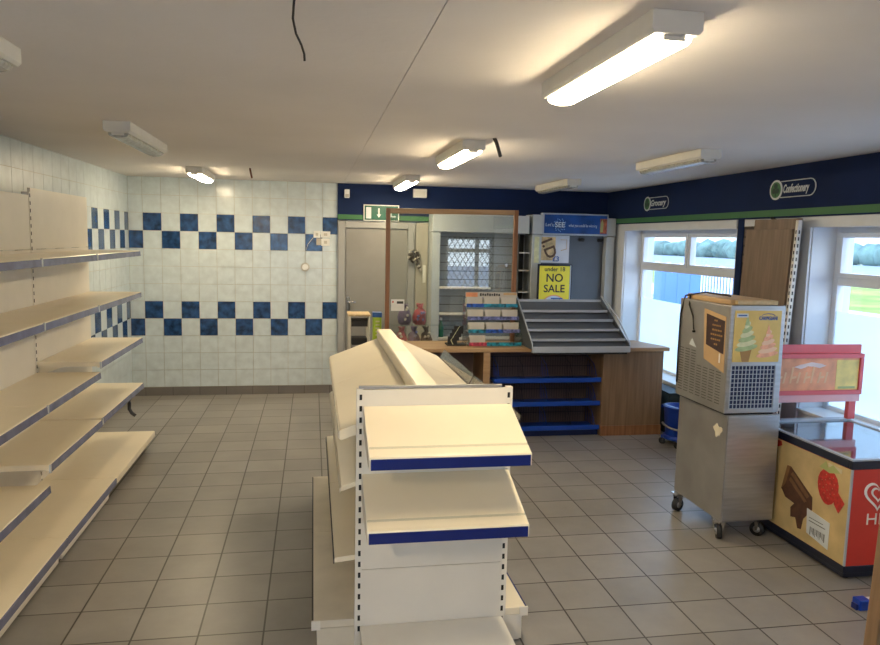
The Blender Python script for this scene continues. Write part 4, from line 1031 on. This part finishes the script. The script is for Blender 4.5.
# red header sign standing on the freezer
sg = thing('header_sign', (3.4, 4.27, .712), 'faded red framed banner with orange print standing on the freezer', 'sign')
sy = 4.27; q0, q1 = 2.90, 3.69
for x in (q1 - .085, q0 + .03):
    MB().box(x, x + .055, sy - .015, sy + .02, .712, .86).build('leg', M['pinkred'], sg, .003)
mb = MB()
mb.box(q0, q1, sy - .025, sy + .025, .885, .915).box(q0, q1, sy - .025, sy + .025, 1.135, 1.165).box(q1 - .028, q1, sy - .025, sy + .025, .915, 1.135).box(q0, q0 + .028, sy - .025, sy + .025, .915, 1.135)
mb.build('frame', M['pinkred'], sg, .004)
MB().box(q0, q1 - .01, sy - .02, sy + .02, .835, .885).build('lower_rail', M['pinkpale'], sg, .003)
MB().box(q0, q1 - .01, sy + .0, sy + .02, 1.165, 1.225).build('upper_rail', M['pinkred'], sg, .003)
bn = MB().box(q0 + .028, q1 - .028, sy - .012, sy, .915, 1.135).build('banner', M['orange'], sg)
MB().box(q1 - .20, q1 - .03, sy - .0135, sy - .012, .918, 1.122).build('print', M['yellowprint'], bn)
mb = MB(); fd = mat('banner_faded', (.84, .50, .26))
for k in range(9):
    x = 2.985 + k * .052; hz = .05 if k % 3 else .075
    mb.prism([(x, .965), (x + .014, .965), (x + .030, .965 + hz * 1.5), (x + .016, .965 + hz * 1.5)], 'y', sy - .0135, sy - .012)
    if k % 2: mb.prism([(x + .014, .995), (x + .05, 1.0), (x + .052, 1.015), (x + .018, 1.01)], 'y', sy - .0138, sy - .012)
mb.build('worn_print', fd, bn)
mb = MB()
for k, (x, z, w) in enumerate(((3.30, 1.09, .09), (3.22, 1.075, .05), (3.36, 1.08, .05))): mb.prism([(x - w, z), (x, z + .018), (x + w, z + .004), (x, z - .012)], 'y', sy - .015, sy - .012)
mb.build('print', mat('banner_pale', (.82, .66, .62)), bn)
MB().box(q1 - .18, q1 - .05, sy - .015, sy - .0135, .925, .940).build('print', M['leaf'], bn)

# ------------------------------------------------------------------ mop bucket
bk = thing('mop_bucket', (3.37, 6.12, 0), 'blue wheeled mop bucket beside the counter cabinet', 'bucket')
c = (3.375, 6.10, .0)
MB().lathe(c, [(.105, .09), (.11, .095), (.135, .36), (.142, .365), (.142, .375), (.128, .375), (.10, .12)], 28).build('pail', M['bucket'], bk)
MB().lathe(c, [(.13, .065), (.135, .075), (.13, .10), (.10, .10)], 24).build('wheel_base', M['bucket'], bk)
MB().tube([(c[0] + .14 * math.cos(a), c[1] + .14 * math.sin(a), .20 + .03 * math.sin(a)) for a in [PI * .9 + PI * 1.2 * k / 12 for k in range(13)]], .010, 8).build('carry_handle', M['steel_dull'], bk)
for k in range(4):
    a = PI / 4 + k * PI / 2 + .3; x, y = c[0] + .135 * math.cos(a), c[1] + .135 * math.sin(a)
    MB().tube([(x, y, .06), (x, y, .085)], .012, 8).build('wheel_stem', M['bucket'], bk)
    MB().tube([(x - .01, y - .004, .03), (x + .01, y + .004, .03)], .03, 16).build('wheel', M['black'], bk)
MB().prism([(3.24, 6.18), (3.30, 6.0), (3.33, 6.0), (3.28, 6.2)], 'z', .35, .375).build('pouring_lip', M['bucket'], bk)
tl2 = thing('storage_crate', (3.55, 6.7, 0), 'dark teal crate standing below the far window', 'crate')
mb = MB().box(3.46, 3.63, 6.45, 6.95, 0, .40)
mb.build('body', mat('dark_teal_crate', (.012, .03, .045), .5), tl2, .01)
MB().box(3.45, 3.635, 6.44, 6.96, .40, .42).build('rim', mat('dark_teal_rim', (.02, .045, .07), .5), tl2, .004)

# small blue block on the floor, wooden post at the corner of view
bs = thing('blue_wedge', (2.85, 3.12, 0), 'small bright blue plastic block lying on the floor', 'block')
bp_ = MB().box(2.80, 2.865, 3.10, 3.16, 0, .055).build('body', M['bucket'], bs, .006)
MB().box(2.787, 2.80, 3.11, 3.15, 0, .03).build('tab', M['blue_strip'], bs, .003)
tag(MB().box(2.875, 2.93, 3.11, 3.16, 0, .045).build('white_tag', M['white_plastic'], root=(2.9, 3.13, 0), bevel=.003), 'small white card on floor behind the blue block', 'card')
wp = MB().hexa([Vector(p) for p in ((2.035, 2.18, 0), (2.19, 2.18, 0), (2.19, 2.24, 0), (2.035, 2.24, 0), (2.072, 2.18, .95), (2.23, 2.18, .95), (2.23, 2.24, .95), (2.072, 2.24, .95))])
tag(wp.build('wooden_post', M['wood_counter'], root=(2.07, 2.2, 0), bevel=.003), 'brown wooden post at the bottom right corner of view', 'post')

# ------------------------------------------------------------------ world, sun, camera
w = bpy.data.worlds.new('World'); scene.world = w; w.use_nodes = True
nt = w.node_tree; N = nt.nodes; L = nt.links; bg = N['Background']
tc = N.new('ShaderNodeTexCoord'); sp = N.new('ShaderNodeSeparateXYZ'); rp = N.new('ShaderNodeValToRGB')
L.new(tc.outputs['Generated'], sp.inputs[0]); L.new(sp.outputs[2], rp.inputs[0]); L.new(rp.outputs[0], bg.inputs[0])
rp.color_ramp.elements[0].color = (.72, .86, 1, 1); rp.color_ramp.elements[1].color = (.30, .52, 1, 1)
bg.inputs[1].default_value = 2.6
s = bpy.data.lights.new('Sun', 'SUN'); s.energy = 1.3; s.angle = .01; s.color = (1, .95, .85)
so = bpy.data.objects.new('Sun', s); COL.objects.link(so)
so.rotation_euler = Vector((-1, .55, -.9)).to_track_quat('-Z', 'Y').to_euler() if False else Vector((1, .35, -.95)).to_track_quat('-Z', 'Y').to_euler()

f, pi_, ro, ya, CH = 718.8172, .1149, .0221, .1762, 1.8713
def ray(px, py):
    u, v = (px - 440) / f, (py - 322.5) / f
    c, s = math.cos(-ro), math.sin(-ro); u, v = c * u - s * v, s * u + c * v
    c, s = math.cos(pi_), math.sin(pi_); y = c - s * v; z = -s - c * v; x = u
    c, s = math.cos(ya), math.sin(ya)
    return Vector((c * x + s * y, -s * x + c * y, z))
fw = ray(440, 322.5).normalized(); rt_ = (ray(441, 322.5) - ray(440, 322.5)).normalized(); up = rt_.cross(fw)
cam = bpy.data.cameras.new('Camera'); co = bpy.data.objects.new('Camera', cam); COL.objects.link(co)
m3 = Matrix((rt_, up, -fw)).transposed()
co.matrix_world = Matrix.Translation((0, 0, CH)) @ m3.to_4x4()
cam.sensor_fit = 'HORIZONTAL'; cam.sensor_width = 36; cam.lens = f / 880 * 36; cam.clip_start = .02; cam.clip_end = 500
scene.camera = co
scene.view_settings.view_transform = 'Standard'; scene.view_settings.look = 'None'; scene.view_settings.exposure = 0.92
scene.cycles.max_bounces = 8; scene.cycles.diffuse_bounces = 5; scene.cycles.transparent_max_bounces = 12
scene.cycles.sample_clamp_indirect = 4
